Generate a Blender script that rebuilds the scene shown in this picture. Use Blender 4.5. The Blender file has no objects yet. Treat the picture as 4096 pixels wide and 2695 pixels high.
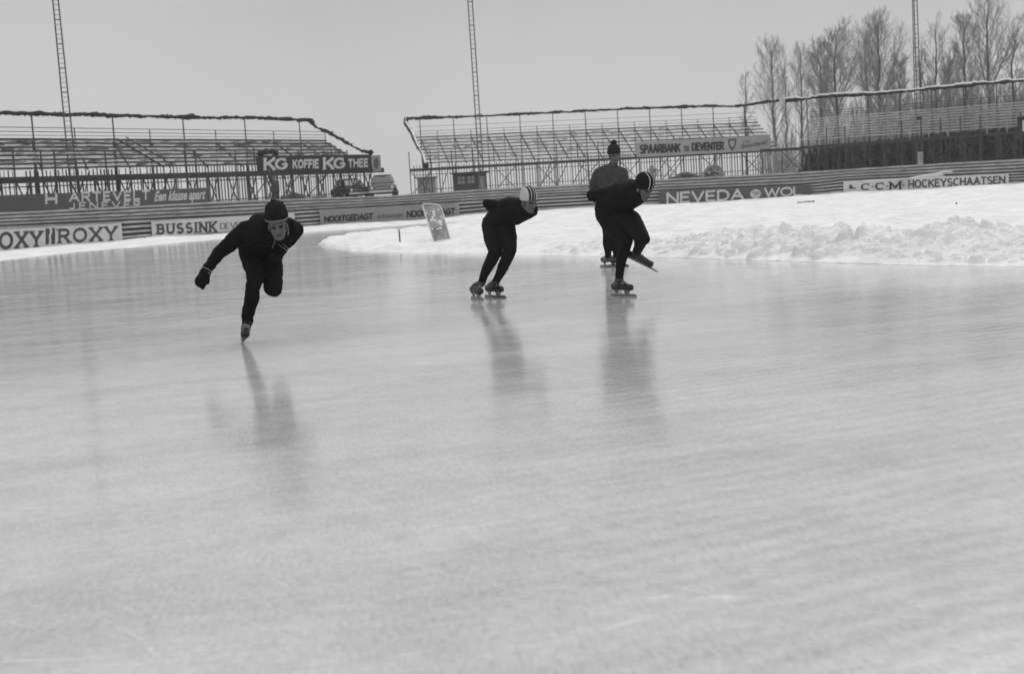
import bpy, bmesh, math, random
import numpy as np
from mathutils import Vector, Matrix, Euler
R = math.radians
rng = random.Random(7)
sc = bpy.context.scene
COL = sc.collection

# ------------------------------------------------------------------ camera, sky, sun, exposure
CAM_H = 1.28
FPX = 5600.0                      # focal length in pixels of the 4096 wide photograph
PITCH, ROLL = R(6.05), R(3.4)
cd = bpy.data.cameras.new("camera")
cam = bpy.data.objects.new("camera", cd)
COL.objects.link(cam)
cd.sensor_width = 36.0
cd.lens = FPX / 4096 * 36.0
cd.clip_start, cd.clip_end = 0.05, 3000
cd.dof.use_dof = True
cd.dof.focus_distance = 15.2
cd.dof.aperture_fstop = 2.8
CM = Matrix.Rotation(R(90) - PITCH, 3, 'X') @ Matrix.Rotation(-ROLL, 3, 'Z')
cam.matrix_world = Matrix.Translation((0, 0, CAM_H)) @ CM.to_4x4()
sc.camera = cam

SUN_EL, SUN_ROT = R(48), R(200)
world = bpy.data.worlds.new("World")
sc.world = world
world.use_nodes = True
wt = world.node_tree
wt.nodes.clear()
def wn(t, **kw):
    n = wt.nodes.new(t)
    for k, v in kw.items():
        setattr(n, k, v)
    return n
sky = wn('ShaderNodeTexSky', sky_type='NISHITA', sun_disc=False, sun_elevation=SUN_EL, sun_rotation=SUN_ROT)
sky.dust_density = 4.0
bw = wn('ShaderNodeRGBToBW')                       # black and white film
wt.links.new(sky.outputs[0], bw.inputs[0])
skym = wn('ShaderNodeMath', operation='MULTIPLY'); skym.inputs[1].default_value = 0.12
wt.links.new(bw.outputs[0], skym.inputs[0])
geo = wn('ShaderNodeTexCoord')
sep = wn('ShaderNodeSeparateXYZ')
wt.links.new(geo.outputs['Generated'], sep.inputs[0])
ramp = wn('ShaderNodeValToRGB')                     # overcast: a pale band on the horizon, brighter again towards the zenith
SKY = [(0.0, .63), (.05, .60), (.13, .52), (.30, .55), (1.0, .95)]
while len(ramp.color_ramp.elements) < len(SKY): ramp.color_ramp.elements.new(.5)
for e, (p_, v_) in zip(ramp.color_ramp.elements, SKY): e.position = p_; e.color = (v_, v_, v_, 1)
wt.links.new(sep.outputs['Z'], ramp.inputs[0])
rbw = wn('ShaderNodeMath', operation='MULTIPLY'); rbw.inputs[1].default_value = 9.2
wt.links.new(ramp.outputs[0], rbw.inputs[0])
cl = wn('ShaderNodeTexNoise'); cl.inputs['Scale'].default_value = 3.0; cl.inputs['Detail'].default_value = 4.0
wt.links.new(geo.outputs['Generated'], cl.inputs['Vector'])
clm = wn('ShaderNodeMapRange'); clm.inputs['From Min'].default_value = 0.3; clm.inputs['From Max'].default_value = 0.7; clm.inputs['To Min'].default_value = 0.93; clm.inputs['To Max'].default_value = 1.07
wt.links.new(cl.outputs[0], clm.inputs[0])
mul = wn('ShaderNodeMath', operation='MULTIPLY')
wt.links.new(rbw.outputs[0], mul.inputs[0]); wt.links.new(clm.outputs[0], mul.inputs[1])
add = wn('ShaderNodeMath', operation='ADD')
wt.links.new(mul.outputs[0], add.inputs[0]); wt.links.new(skym.outputs[0], add.inputs[1])
bg = wn('ShaderNodeBackground'); bg.inputs['Strength'].default_value = 0.10
wt.links.new(add.outputs[0], bg.inputs['Color'])
wo = wn('ShaderNodeOutputWorld')
wt.links.new(bg.outputs[0], wo.inputs[0])

sl = bpy.data.lights.new("sun", 'SUN')
sl.energy = 1.1
sl.angle = R(45)
sl.color = (1, 1, 1)
so = bpy.data.objects.new("sun", sl)
COL.objects.link(so)
so.rotation_euler = Euler((R(90) - SUN_EL, 0, R(180) - SUN_ROT + R(180)), 'XYZ')

sc.view_settings.view_transform = 'Standard'
sc.view_settings.look = 'None'
sc.view_settings.gamma = 1.0
sc.view_settings.exposure = 0.06
sc.cycles.max_bounces = 6

# ------------------------------------------------------------------ photograph pixel -> place in the world
C0 = Vector((0, 0, CAM_H))
def ray(px, py):
    return CM @ Vector(((px - 2048) / FPX, (1347.5 - py) / FPX, -1.0))
def P(px, py, Y):
    d = ray(px, py)
    return C0 + d * (Y / d.y)
def G(px, py, z=0.0):
    d = ray(px, py)
    return C0 + d * ((z - CAM_H) / d.z)
def proj(p):
    q = CM.transposed() @ (Vector(p) - C0)
    return 2048 + FPX * q.x / -q.z, 1347.5 - FPX * q.y / -q.z
def z_for(x, y, py):
    z = CAM_H
    for _ in range(6):
        e = proj((x, y, z))[1] - py
        z += e * y / FPX
    return z
def lerp(a, b, t):
    return a + (b - a) * t
def tab(xs, ys):
    return lambda x: float(np.interp(x, xs, ys))

# ------------------------------------------------------------------ materials (all greys: the film is black and white)
def g3(v):
    return (v, v, v, 1)
def mat(name, v, rough=0.8, var=0.0, scale=8.0, metal=0.0, spec=0.3, bump=0.0, bscale=40.0, stretch=None):
    m = bpy.data.materials.new(name)
    m.use_nodes = True
    t = m.node_tree
    b = t.nodes['Principled BSDF']
    b.inputs['Base Color'].default_value = g3(v)
    b.inputs['Roughness'].default_value = rough
    b.inputs['Metallic'].default_value = metal
    b.inputs['Specular IOR Level'].default_value = spec
    tc = t.nodes.new('ShaderNodeTexCoord')
    vec = tc.outputs['Object']
    if stretch:
        mp = t.nodes.new('ShaderNodeMapping')
        mp.inputs['Scale'].default_value = stretch
        t.links.new(vec, mp.inputs[0]); vec = mp.outputs[0]
    if var > 0:
        n = t.nodes.new('ShaderNodeTexNoise')
        n.inputs['Scale'].default_value = scale
        n.inputs['Detail'].default_value = 6
        n.inputs['Roughness'].default_value = 0.65
        t.links.new(vec, n.inputs['Vector'])
        r = t.nodes.new('ShaderNodeMapRange')
        r.inputs['From Min'].default_value = 0.3; r.inputs['From Max'].default_value = 0.7
        r.inputs['To Min'].default_value = v * (1 - var); r.inputs['To Max'].default_value = min(0.95, v * (1 + var))
        t.links.new(n.outputs[0], r.inputs[0])
        t.links.new(r.outputs[0], b.inputs['Base Color'])
    if bump > 0:
        n2 = t.nodes.new('ShaderNodeTexNoise')
        n2.inputs['Scale'].default_value = bscale
        n2.inputs['Detail'].default_value = 5
        t.links.new(vec, n2.inputs['Vector'])
        bp = t.nodes.new('ShaderNodeBump')
        bp.inputs['Strength'].default_value = bump
        bp.inputs['Distance'].default_value = 0.02
        t.links.new(n2.outputs[0], bp.inputs['Height'])
        t.links.new(bp.outputs[0], b.inputs['Normal'])
    return m

M = {}
M['cloth'] = mat('black_wool', 0.0095, 0.95, 0.35, 14, spec=0.1, bump=0.5, bscale=55)
M['cloth_tight'] = mat('black_knit', 0.010, 0.9, 0.3, 20, spec=0.15, bump=0.35, bscale=60)
M['grey_knit'] = mat('grey_knit', 0.062, 0.95, 0.25, 30, spec=0.1, bump=0.6, bscale=70)
M['darkhat'] = mat('dark_knit', 0.016, 0.95, 0.3, 40, spec=0.1, bump=0.6, bscale=120)
M['rearhat'] = mat('dark_grey_knit', 0.028, 0.95, 0.3, 40, spec=0.1, bump=0.6, bscale=120)
M['capwhite'] = mat('white_knit', 0.52, 0.9, 0.1, 60, spec=0.1, bump=0.3, bscale=150)
M['trim'] = mat('light_trim', 0.22, 0.9)
M['skin'] = mat('skin', 0.120, 0.55, 0.16, 30, spec=0.35)
M['lip'] = mat('lip', 0.045, 0.6)
M['eye'] = mat('eye', 0.015, 0.4)
M['hair'] = mat('hair', 0.02, 0.7, 0.3, 60)
M['boot'] = mat('boot_leather', 0.022, 0.45, 0.5, 25, spec=0.4, bump=0.3, bscale=60)
M['bootlight'] = mat('worn_boot_leather', 0.075, 0.55, 0.6, 30, spec=0.4, bump=0.3, bscale=60)
M['lace'] = mat('lace', 0.28, 0.9)
M['steel'] = mat('steel', 0.24, 0.35, 0.3, 30, metal=0.85)
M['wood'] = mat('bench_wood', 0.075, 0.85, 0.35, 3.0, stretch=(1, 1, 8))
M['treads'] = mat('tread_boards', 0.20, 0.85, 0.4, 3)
M['wooddark'] = mat('dark_timber', 0.050, 0.85, 0.4, 2.0)
M['steelpost'] = mat('scaffold_steel', 0.055, 0.7, 0.3, 5)
M['postlight'] = mat('light_post', 0.30, 0.7, 0.3, 5)
M['mast'] = mat('mast_steel', 0.095, 0.6, 0.2, 3)
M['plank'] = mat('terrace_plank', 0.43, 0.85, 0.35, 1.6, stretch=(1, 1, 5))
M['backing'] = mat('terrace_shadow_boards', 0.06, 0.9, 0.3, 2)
M['canvas'] = mat('canvas', 0.030, 0.9, 0.5, 3)
M['snow'] = None
M['adwhite'] = mat('ad_white', 0.56, 0.7, 0.10, 1.2)
M['adgrey'] = mat('ad_grey', 0.26, 0.7, 0.12, 1.2)
M['adpale'] = mat('ad_pale_grey', 0.33, 0.7, 0.10, 1.2)
M['addark'] = mat('ad_dark', 0.095, 0.7, 0.14, 1.2)
M['adblack'] = mat('ad_black', 0.030, 0.7, 0.2, 1.2)
M['ltdark'] = mat('letter_dark', 0.062, 0.7, 0.25, 3)
M['ltblack'] = mat('letter_black', 0.030, 0.7, 0.2, 3)
M['ltmid'] = mat('letter_mid', 0.12, 0.7, 0.2, 3)
M['ltwhite'] = mat('letter_white', 0.56, 0.7, 0.12, 3)
M['picket'] = mat('picket_wood', 0.15, 0.85, 0.35, 2)
M['bark'] = mat('bark', 0.10, 0.9, 0.35, 6)
M['twig'] = mat('twig', 0.25, 0.9, 0.3, 6)
M['hedge'] = mat('hedge_leaf', 0.042, 0.8, 0.75, 1.2)
M['carbody'] = mat('car_paint', 0.085, 0.3, 0.1, 2, spec=0.5)
M['carlight'] = mat('car_roof_snow', 0.42, 0.8, 0.2, 5)
M['glass'] = mat('car_glass', 0.12, 0.12, spec=0.7)
M['tyre'] = mat('tyre', 0.02, 0.8)
M['shed'] = mat('shed_boards', 0.075, 0.85, 0.3, 4)
M['hut'] = mat('hut_wall', 0.26, 0.85, 0.2, 4)
M['coat'] = mat('work_coat', 0.060, 0.9, 0.3, 10)
M['board'] = mat('crash_mat', 0.32, 0.8, 0.5, 4)
M['tarp'] = mat('tarpaulin', 0.045, 0.8, 0.5, 2)

def snow_mat(name, v=0.80, var=0.07, sc_=1.3, bscale=14):
    m = bpy.data.materials.new(name); m.use_nodes = True
    t = m.node_tree; b = t.nodes['Principled BSDF']
    b.inputs['Roughness'].default_value = 0.85
    b.inputs['Specular IOR Level'].default_value = 0.15
    tc = t.nodes.new('ShaderNodeTexCoord')
    n = t.nodes.new('ShaderNodeTexNoise'); n.inputs['Scale'].default_value = sc_; n.inputs['Detail'].default_value = 9; n.inputs['Roughness'].default_value = 0.7
    t.links.new(tc.outputs['Object'], n.inputs['Vector'])
    r = t.nodes.new('ShaderNodeMapRange')
    r.inputs['From Min'].default_value = 0.3; r.inputs['From Max'].default_value = 0.65
    r.inputs['To Min'].default_value = v - var * 2.2; r.inputs['To Max'].default_value = min(0.92, v + var)
    t.links.new(n.outputs[0], r.inputs[0]); t.links.new(r.outputs[0], b.inputs['Base Color'])
    n2 = t.nodes.new('ShaderNodeTexNoise'); n2.inputs['Scale'].default_value = bscale; n2.inputs['Detail'].default_value = 8
    t.links.new(tc.outputs['Object'], n2.inputs['Vector'])
    bp = t.nodes.new('ShaderNodeBump'); bp.inputs['Strength'].default_value = 0.5; bp.inputs['Distance'].default_value = 0.05
    t.links.new(n2.outputs[0], bp.inputs['Height']); t.links.new(bp.outputs[0], b.inputs['Normal'])
    return m
M['snow'] = snow_mat('snow')
M['snowdirty'] = snow_mat('trodden_snow', 0.62, 0.12, 0.5)

def ice_mat():
    m = bpy.data.materials.new('ice'); m.use_nodes = True
    t = m.node_tree; b = t.nodes['Principled BSDF']
    L = t.links.new
    tc = t.nodes.new('ShaderNodeTexCoord')
    def mapped(rot, scl):
        mp = t.nodes.new('ShaderNodeMapping')
        mp.vector_type = 'TEXTURE'
        mp.inputs['Rotation'].default_value = (0, 0, rot); mp.inputs['Scale'].default_value = tuple(1 / q for q in scl)
        L(tc.outputs['Object'], mp.inputs[0]); return mp.outputs[0]
    def noise(vec, s, d=6, ro=0.6, dist=0.0):
        n = t.nodes.new('ShaderNodeTexNoise')
        n.inputs['Scale'].default_value = s; n.inputs['Detail'].default_value = d
        n.inputs['Roughness'].default_value = ro; n.inputs['Distortion'].default_value = dist
        L(vec, n.inputs['Vector']); return n.outputs[0]
    def rng_(v, a, b_, c, d):
        r = t.nodes.new('ShaderNodeMapRange')
        for k, x in zip(('From Min', 'From Max', 'To Min', 'To Max'), (a, b_, c, d)):
            r.inputs[k].default_value = x
        L(v, r.inputs[0]); return r.outputs[0]
    def mth(op, a, b_):
        n = t.nodes.new('ShaderNodeMath'); n.operation = op
        for i, x in enumerate((a, b_)):
            if isinstance(x, (int, float)): n.inputs[i].default_value = x
            else: L(x, n.inputs[i])
        return n.outputs[0]
    cloudy = noise(mapped(0.35, (0.6, 1.3, 1)), 0.9, 9, 0.68, 0.7)
    broad = noise(mapped(0.2, (0.16, 0.5, 1)), 0.8, 5, 0.55, 0.8)
    streak = noise(mapped(0.18, (0.7, 2.6, 1)), 1.0, 7, 0.68, 0.5)
    fine = noise(mapped(0.30, (1.6, 16, 1)), 1.5, 6, 0.72, 0.2)
    # grooves left by skates, in several directions
    def groove(rot, sx, sy, lo, hi, off):
        mp = mapped(rot, (sx, sy, 1))
        return rng_(noise(mp, 1.0 + off, 3, 0.6, 0.05), lo, hi, 0, 1)
    gr = groove(0.15, .45, 95, .66, .75, 0)
    for rot, sx, sy, off in ((-.12, .40, 110, .13), (.5, .5, 90, .31), (.03, .30, 130, .47), (-.9, .4, 100, .59), (-.35, .5, 120, .77)):
        gr = mth('MAXIMUM', gr, groove(rot, sx, sy, .675, .76, off))
    patch = rng_(noise(mapped(0.1, (0.35, 1.1, 1)), 1.3, 4, .6), 0.40, 0.62, 0.12, 1)
    scr = mth('MULTIPLY', gr, patch)
    # ripples left where the ice was flooded
    wv = t.nodes.new('ShaderNodeTexWave'); wv.wave_type = 'BANDS'; wv.bands_direction = 'Y'
    wv.inputs['Scale'].default_value = 2.1; wv.inputs['Distortion'].default_value = 3.4
    wv.inputs['Detail'].default_value = 3.0; wv.inputs['Detail Scale'].default_value = 0.7
    L(mapped(0.50, (1, 1, 1)), wv.inputs['Vector'])
    sx = t.nodes.new('ShaderNodeSeparateXYZ'); L(tc.outputs['Object'], sx.inputs[0])
    wmask = mth('MULTIPLY', rng_(noise(mapped(0.0, (0.3, 0.3, 1)), 1.0, 3), 0.36, 0.6, 0.15, 1), rng_(sx.outputs['X'], -.6, 1.4, .05, 1))
    rip = mth('MULTIPLY', mth('SUBTRACT', wv.outputs['Fac'], 0.5), wmask)
    base = rng_(cloudy, 0.3, 0.7, 0.42, 0.57)
    base = mth('ADD', base, rng_(broad, 0.3, 0.7, -0.075, 0.075))
    base = mth('ADD', base, rng_(streak, 0.3, 0.7, -0.035, 0.035))
    base = mth('ADD', base, rng_(fine, 0.3, 0.7, -0.025, 0.025))
    grain = noise(mapped(0.1, (1, .22, 1)), 60, 4, 0.8)
    grain2 = noise(mapped(0.25, (1, .35, 1)), 7, 5, 0.75)
    base = mth('ADD', base, rng_(grain, 0.3, 0.7, -0.10, 0.10))
    base = mth('ADD', base, rng_(grain2, 0.3, 0.7, -0.045, 0.045))
    # soft rime where shavings froze on
    rn = noise(mapped(0.1, (1.0, 2.0, 1)), 6, 5, .7)
    for (px, py, rx, ry, am) in ((2640, 2375, 70, 22, .5), (2860, 2392, 170, 18, .34), (3700, 2400, 90, 18, .3), (2285, 2348, 80, 16, .3), (1680, 2290, 120, 12, .25), (3900, 2440, 120, 14, .2)):
        c = G(px, py); ex = (G(px + rx, py) - c).length; ey = (G(px, py - ry) - c).length
        vm = t.nodes.new('ShaderNodeMapping'); vm.vector_type = 'POINT'
        vm.inputs['Location'].default_value = (-c.x / ex, -c.y / ey, 0); vm.inputs['Scale'].default_value = (1 / ex, 1 / ey, 0)
        L(tc.outputs['Object'], vm.inputs[0])
        ln = t.nodes.new('ShaderNodeVectorMath'); ln.operation = 'LENGTH'; L(vm.outputs[0], ln.inputs[0])
        mk = rng_(ln.outputs['Value'], 0.0, 1.0, 1.0, 0.0)
        mk = mth('MULTIPLY', mk, rng_(rn, .45, .62, 0, am))
        base = mth('ADD', base, mk)
    base = mth('ADD', base, mth('MULTIPLY', scr, 0.20))
    base = mth('ADD', base, mth('MULTIPLY', rip, 0.09))
    L(base, b.inputs['Base Color'])
    rough = mth('ADD', rng_(streak, 0.35, 0.65, 0.05, 0.13), mth('MULTIPLY', scr, 0.30))
    rough = mth('ADD', rough, rng_(fine, 0.4, 0.7, 0.0, 0.07))
    L(rough, b.inputs['Roughness'])
    b.inputs['IOR'].default_value = 1.31
    b.inputs['Specular IOR Level'].default_value = 0.65
    hgt = mth('ADD', mth('MULTIPLY', scr, 0.5), mth('MULTIPLY', fine, 0.5))
    hgt = mth('ADD', hgt, mth('MULTIPLY', rip, 0.8))
    bp = t.nodes.new('ShaderNodeBump'); bp.inputs['Strength'].default_value = 0.05; bp.inputs['Distance'].default_value = 0.02
    L(hgt, bp.inputs['Height']); L(bp.outputs[0], b.inputs['Normal'])
    return m
M['ice'] = ice_mat()
M['cut'] = mat('ice_cut', 0.86, 0.9, 0.25, 3)

# ------------------------------------------------------------------ objects
ORG = {}
def tag(o, label=None, cat=None, group=None, kind=None):
    if label: o['label'] = label
    if cat: o['category'] = cat
    if group: o['group'] = group
    if kind: o['kind'] = kind
    return o
def empty(name, loc, label, cat, group=None):
    o = bpy.data.objects.new(name, None)
    o.empty_display_size = 0.2
    COL.objects.link(o)
    o.location = loc
    ORG[o] = Vector(loc)
    return tag(o, label, cat, group)

class MB:
    def __init__(s):
        s.v, s.f, s.mi = [], [], []
    def add(s, vs, fs, mi=0):
        o = len(s.v)
        s.v.extend([tuple(p) for p in vs])
        s.f.extend([tuple(i + o for i in f) for f in fs])
        s.mi.extend([mi] * len(fs))
    def box8(s, p, mi=0):        # 4 points of one side, then the 4 of the other
        s.add(p, [(3, 2, 1, 0), (4, 5, 6, 7), (0, 1, 5, 4), (1, 2, 6, 5), (2, 3, 7, 6), (3, 0, 4, 7)], mi)
    def bar(s, a, b, w, h, up=(0, 0, 1), mi=0):
        a, b = Vector(a), Vector(b)
        d = (b - a).normalized()
        up = Vector(up)
        sd = d.cross(up)
        if sd.length < 1e-4:
            sd = d.cross(Vector((0, 1, 0)))
        sd.normalize()
        u = sd.cross(d).normalized()
        q = []
        for c in (a, b):
            q += [c - sd * w / 2 - u * h / 2, c + sd * w / 2 - u * h / 2, c + sd * w / 2 + u * h / 2, c - sd * w / 2 + u * h / 2]
        s.box8(q, mi)
    def box(s, c, sx, sy, sz, rz=0.0, mi=0):
        c = Vector(c); m = Matrix.Rotation(rz, 3, 'Z')
        q = [c + m @ Vector((x * sx / 2, y * sy / 2, z * sz / 2)) for z in (-1, 1) for x, y in ((-1, -1), (1, -1), (1, 1), (-1, 1))]
        s.box8(q, mi)
    def tube(s, pts, rad, n=8, mi=0, cap=True):
        pts = [Vector(p) for p in pts]
        if isinstance(rad, (int, float)):
            rad = [rad] * len(pts)
        o = len(s.v)
        ref = None
        for i, p in enumerate(pts):
            d = (pts[min(i + 1, len(pts) - 1)] - pts[max(i - 1, 0)])
            if d.length < 1e-9: d = Vector((0, 0, 1))
            d.normalize()
            if ref is None:
                ref = d.cross(Vector((0.31, 0.77, 0.55)))
                if ref.length < 0.05: ref = d.cross(Vector((1, 0, 0)))
            ref = (ref - d * ref.dot(d))
            ref.normalize()
            b = d.cross(ref)
            for k in range(n):
                a = 2 * math.pi * k / n
                s.v.append(tuple(p + (ref * math.cos(a) + b * math.sin(a)) * rad[i]))
        for i in range(len(pts) - 1):
            for k in range(n):
                a, b_ = o + i * n + k, o + i * n + (k + 1) % n
                s.f.append((a, b_, b_ + n, a + n)); s.mi.append(mi)
        if cap:
            s.f.append(tuple(o + k for k in reversed(range(n)))); s.mi.append(mi)
            s.f.append(tuple(o + (len(pts) - 1) * n + k for k in range(n))); s.mi.append(mi)
    def capsule(s, a, ra, b, rb, n=14, mi=0):
        a, b = Vector(a), Vector(b)
        d = b - a
        if d.length < 1e-6:
            d = Vector((0, 0, 1e-5))
        u = d.normalized()
        pts, rad = [], []
        for k in range(6):
            t = math.pi / 2 * (1 - k / 5)
            pts.append(a - u * ra * math.sin(t)); rad.append(max(ra * math.cos(t), 1e-4))
        for k in range(6):
            t = math.pi / 2 * k / 5
            pts.append(b + u * rb * math.sin(t)); rad.append(max(rb * math.cos(t), 1e-4))
        s.tube(pts, rad, n, mi)
    def chain(s, *pr):
        for (a, ra), (b, rb) in zip(pr, pr[1:]):
            s.capsule(a, ra, b, rb)
    def ell(s, c, rx, ry, rz, m=None, nu=20, nv=14, mi=0):
        c = Vector(c)
        m = m or Matrix.Identity(3)
        vs, fs = [], []
        for j in range(1, nv):
            th = math.pi * j / nv
            for i in range(nu):
                ph = 2 * math.pi * i / nu
                vs.append(c + m @ Vector((rx * math.sin(th) * math.cos(ph), ry * math.sin(th) * math.sin(ph), rz * math.cos(th))))
        top, bot = len(vs), len(vs) + 1
        vs += [c + m @ Vector((0, 0, rz)), c + m @ Vector((0, 0, -rz))]
        for j in range(nv - 2):
            for i in range(nu):
                a, b = j * nu + i, j * nu + (i + 1) % nu
                fs.append((a, a + nu, b + nu, b))
        for i in range(nu):
            fs.append((top, i, (i + 1) % nu))
            k = (nv - 2) * nu
            fs.append((bot, k + (i + 1) % nu, k + i))
        s.add(vs, fs, mi)
    def grid(s, rows, mi=0):
        n = len(rows[0]); o = len(s.v)
        for r in rows: s.v.extend([tuple(p) for p in r])
        for j in range(len(rows) - 1):
            for i in range(n - 1):
                a = o + j * n + i
                s.f.append((a, a + 1, a + n + 1, a + n)); s.mi.append(mi)
    def build(s, name, mats, parent=None, smooth=False, origin=None):
        if not isinstance(mats, (list, tuple)): mats = [mats]
        v = np.array(s.v, dtype=float).reshape(-1, 3)
        if parent is not None: o0 = ORG[parent]
        elif origin is not None: o0 = Vector(origin)
        else:
            lo, hi = v.min(0), v.max(0)
            o0 = Vector(((lo[0] + hi[0]) / 2, (lo[1] + hi[1]) / 2, lo[2]))
        v = v - np.array(o0)
        me = bpy.data.meshes.new(name)
        me.from_pydata(v.tolist(), [], s.f)
        for m in mats: me.materials.append(m)
        if len(mats) > 1: me.polygons.foreach_set('material_index', s.mi)
        if smooth: me.polygons.foreach_set('use_smooth', [True] * len(me.polygons))
        me.validate()
        ob = bpy.data.objects.new(name, me)
        COL.objects.link(ob)
        if parent is not None: ob.parent = parent
        else: ob.location = o0
        ORG[ob] = Vector(o0)
        return ob
    def remesh(s, name, mats, voxel, parent=None, smooth_it=4):
        ob = s.build(name, mats, parent)
        md = ob.modifiers.new('r', 'REMESH'); md.mode = 'VOXEL'; md.voxel_size = voxel; md.use_smooth_shade = True
        if smooth_it:
            ms = ob.modifiers.new('s', 'SMOOTH'); ms.factor = 0.5; ms.iterations = smooth_it
        dg = bpy.context.evaluated_depsgraph_get(); dg.update()
        me = bpy.data.meshes.new_from_object(ob.evaluated_get(dg))
        ob.modifiers.clear()
        old = ob.data; ob.data = me; bpy.data.meshes.remove(old)
        me.name = name
        me.polygons.foreach_set('use_smooth', [True] * len(me.polygons))
        if not me.materials:
            me.materials.append(mats if not isinstance(mats, (list, tuple)) else mats[0])
        return ob

# ------------------------------------------------------------------ numpy noise for terrain
def vnoise(x, y, seed=0):
    xi, yi = np.floor(x).astype(np.int64), np.floor(y).astype(np.int64)
    fx, fy = x - xi, y - yi
    fx, fy = fx * fx * (3 - 2 * fx), fy * fy * (3 - 2 * fy)
    def h(a, b):
        k = (a * 374761393 + b * 668265263 + seed * 974634777) & 0x7fffffff
        k = ((k ^ (k >> 13)) * 1274126177) & 0x7fffffff
        return ((k ^ (k >> 16)) & 0xffff) / 65535.0
    return (h(xi, yi) * (1 - fx) + h(xi + 1, yi) * fx) * (1 - fy) + (h(xi, yi + 1) * (1 - fx) + h(xi + 1, yi + 1) * fx) * fy
def fbm(x, y, oct=5, seed=0):
    a, s, t = 0.5, 0.0, 0.0
    for o in range(oct):
        s = s + a * vnoise(x * 2 ** o, y * 2 ** o, seed + o); t += a; a *= 0.55
    return s / t

# ------------------------------------------------------------------ the setting
OUT_Z = 1.10                         # ground outside the bank
mb = MB(); mb.grid([[(-380, -120, -0.05), (380, -120, -0.05)], [(-380, 380, -0.05), (380, 380, -0.05)]])
tag(mb.build('ground', M['snowdirty'], origin=(0, 0, -0.05)), kind='structure')

# the curve of the bank: depth by picture column, seen and unseen
DX = [-1600, -700, -200, 0, 500, 1000, 1500, 2000, 2500, 3000, 3500, 4096, 4600, 5600]
DY = [34, 44.2, 49.1, 51, 54.9, 58.6, 62, 64.5, 66, 66, 64.2, 60.5, 57, 50]
D = tab(DX, DY)
top_y = tab([-1600, 0, 140, 950, 1580, 1967, 2353, 2618, 3200, 3802, 4096, 5600], [945, 850, 845, 803, 782, 755, 737, 719, 689, 651, 636, 545])
fen_y = tab([-1600, 0, 140, 487, 1000, 1171, 1700, 1835, 2637, 3243, 3369, 4034, 5600], [985, 905, 899, 884, 860, 846, 815, 808, 764, 738, 722, 692, 610])
low_y = tab([-1600, 0, 235, 485, 603, 968, 1240, 1836, 1955, 2637, 3243, 3373, 4036, 5600], [1090, 1000, 976, 959, 947, 928, 899, 866, 851, 814, 779, 770, 732, 650])
XS = list(range(-1600, 5601, 80))

ice_out_px = [(-1600, 1180), (-700, 1110), (0, 1044), (309, 1008), (500, 993), (700, 972), (1000, 946), (1240, 927), (1391, 919), (1580, 903), (1709, 893), (1870, 886), (2200, 868), (2549, 846), (2825, 819), (3203, 803), (3765, 777), (4096, 757), (4600, 735), (5600, 690)]
ice_out_f = tab([a for a, b in ice_out_px], [b for a, b in ice_out_px])

# ice sheet
mb = MB()
mb.grid([[(-120, -60, 0), (120, -60, 0)], [(-120, 78, 0), (120, 78, 0)]])
tag(mb.build('ice', M['ice'], origin=(0, 0, 0)), kind='structure')

# shovelled snow between the ice and the bank
rows = []
N = 26
xs2 = np.arange(-1600, 5601, 16)
edge = np.array([tuple(G(x, ice_out_f(x) + 2.5 * (vnoise(np.array([x / 37.0]), np.array([3.3]), 5)[0] - 0.5))) for x in xs2])
bankxy = np.array([tuple(P(x, low_y(x), D(x) + 0.9)) for x in xs2])
lowz = np.array([z_for(P(x, low_y(x), D(x)).x, D(x), low_y(x)) for x in xs2])
for j in range(N):
    t = j / (N - 1)
    p = edge + (bankxy - edge) * t
    prof = min(1.0, t / 0.86) ** 0.8
    n = fbm(p[:, 0] * 1.7, p[:, 1] * 1.7, 4, 3) - 0.5
    n2 = fbm(p[:, 0] * 0.5, p[:, 1] * 0.5, 3, 9) - 0.5
    z = lowz * prof + (0.10 * n + 0.12 * n2) * min(1, t * 4) * (1 - 0.35 * (t > 0.8)) - (0.03 if j == 0 else 0)
    rows.append(np.column_stack([p[:, 0], p[:, 1], z]))
mb = MB(); mb.grid(rows)
tag(mb.build('snow_verge', M['snow'], smooth=True), kind='structure')

# infield: trampled snow with a heap of shovelled lumps along the near edge
near_px = [(1270, 979), (1300, 988), (1340, 996), (1410, 1005), (1561, 1010), (1955, 1018), (2140, 1022), (2654, 1031), (2969, 1040), (3291, 1051), (3640, 1061), (4096, 1068), (4700, 1077), (5600, 1085)]
far_px = [(1270, 979), (1285, 972), (1308, 965), (1410, 944), (1580, 925), (1709, 914), (1870, 899), (2200, 878), (2549, 853), (2825, 826), (3203, 810), (3765, 784), (4096, 766), (4700, 740), (5600, 700)]
NU = 1150
us = np.linspace(0, 1, NU) ** 0.9
nx = np.array([a for a, b in near_px]); ny = np.array([b for a, b in near_px])
fx_ = np.array([a for a, b in far_px]); fy_ = np.array([b for a, b in far_px])
xpx = 1270 + (5200 - 1270) * us
npts = np.array([tuple(G(x, np.interp(x, nx, ny) + 1.6 * (vnoise(np.array([x / 23.0]), np.array([1.0]), 2)[0] - 0.5))) for x in xpx])
fpts = np.array([tuple(G(x, np.interp(x, fx_, fy_))) for x in xpx])
vs_ = np.concatenate([np.linspace(0, 0.16, 300)[:-1], np.linspace(0.16, 1, 230)])
PX = npts[None, :, 0] + (fpts[None, :, 0] - npts[None, :, 0]) * vs_[:, None]
PY = npts[None, :, 1] + (fpts[None, :, 1] - npts[None, :, 1]) * vs_[:, None]
dist = np.hypot(PX - npts[None, :, 0], PY - npts[None, :, 1])
dfar = np.hypot(PX - fpts[None, :, 0], PY - fpts[None, :, 1])
colx = np.broadcast_to(xpx[None, :], PX.shape)
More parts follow.
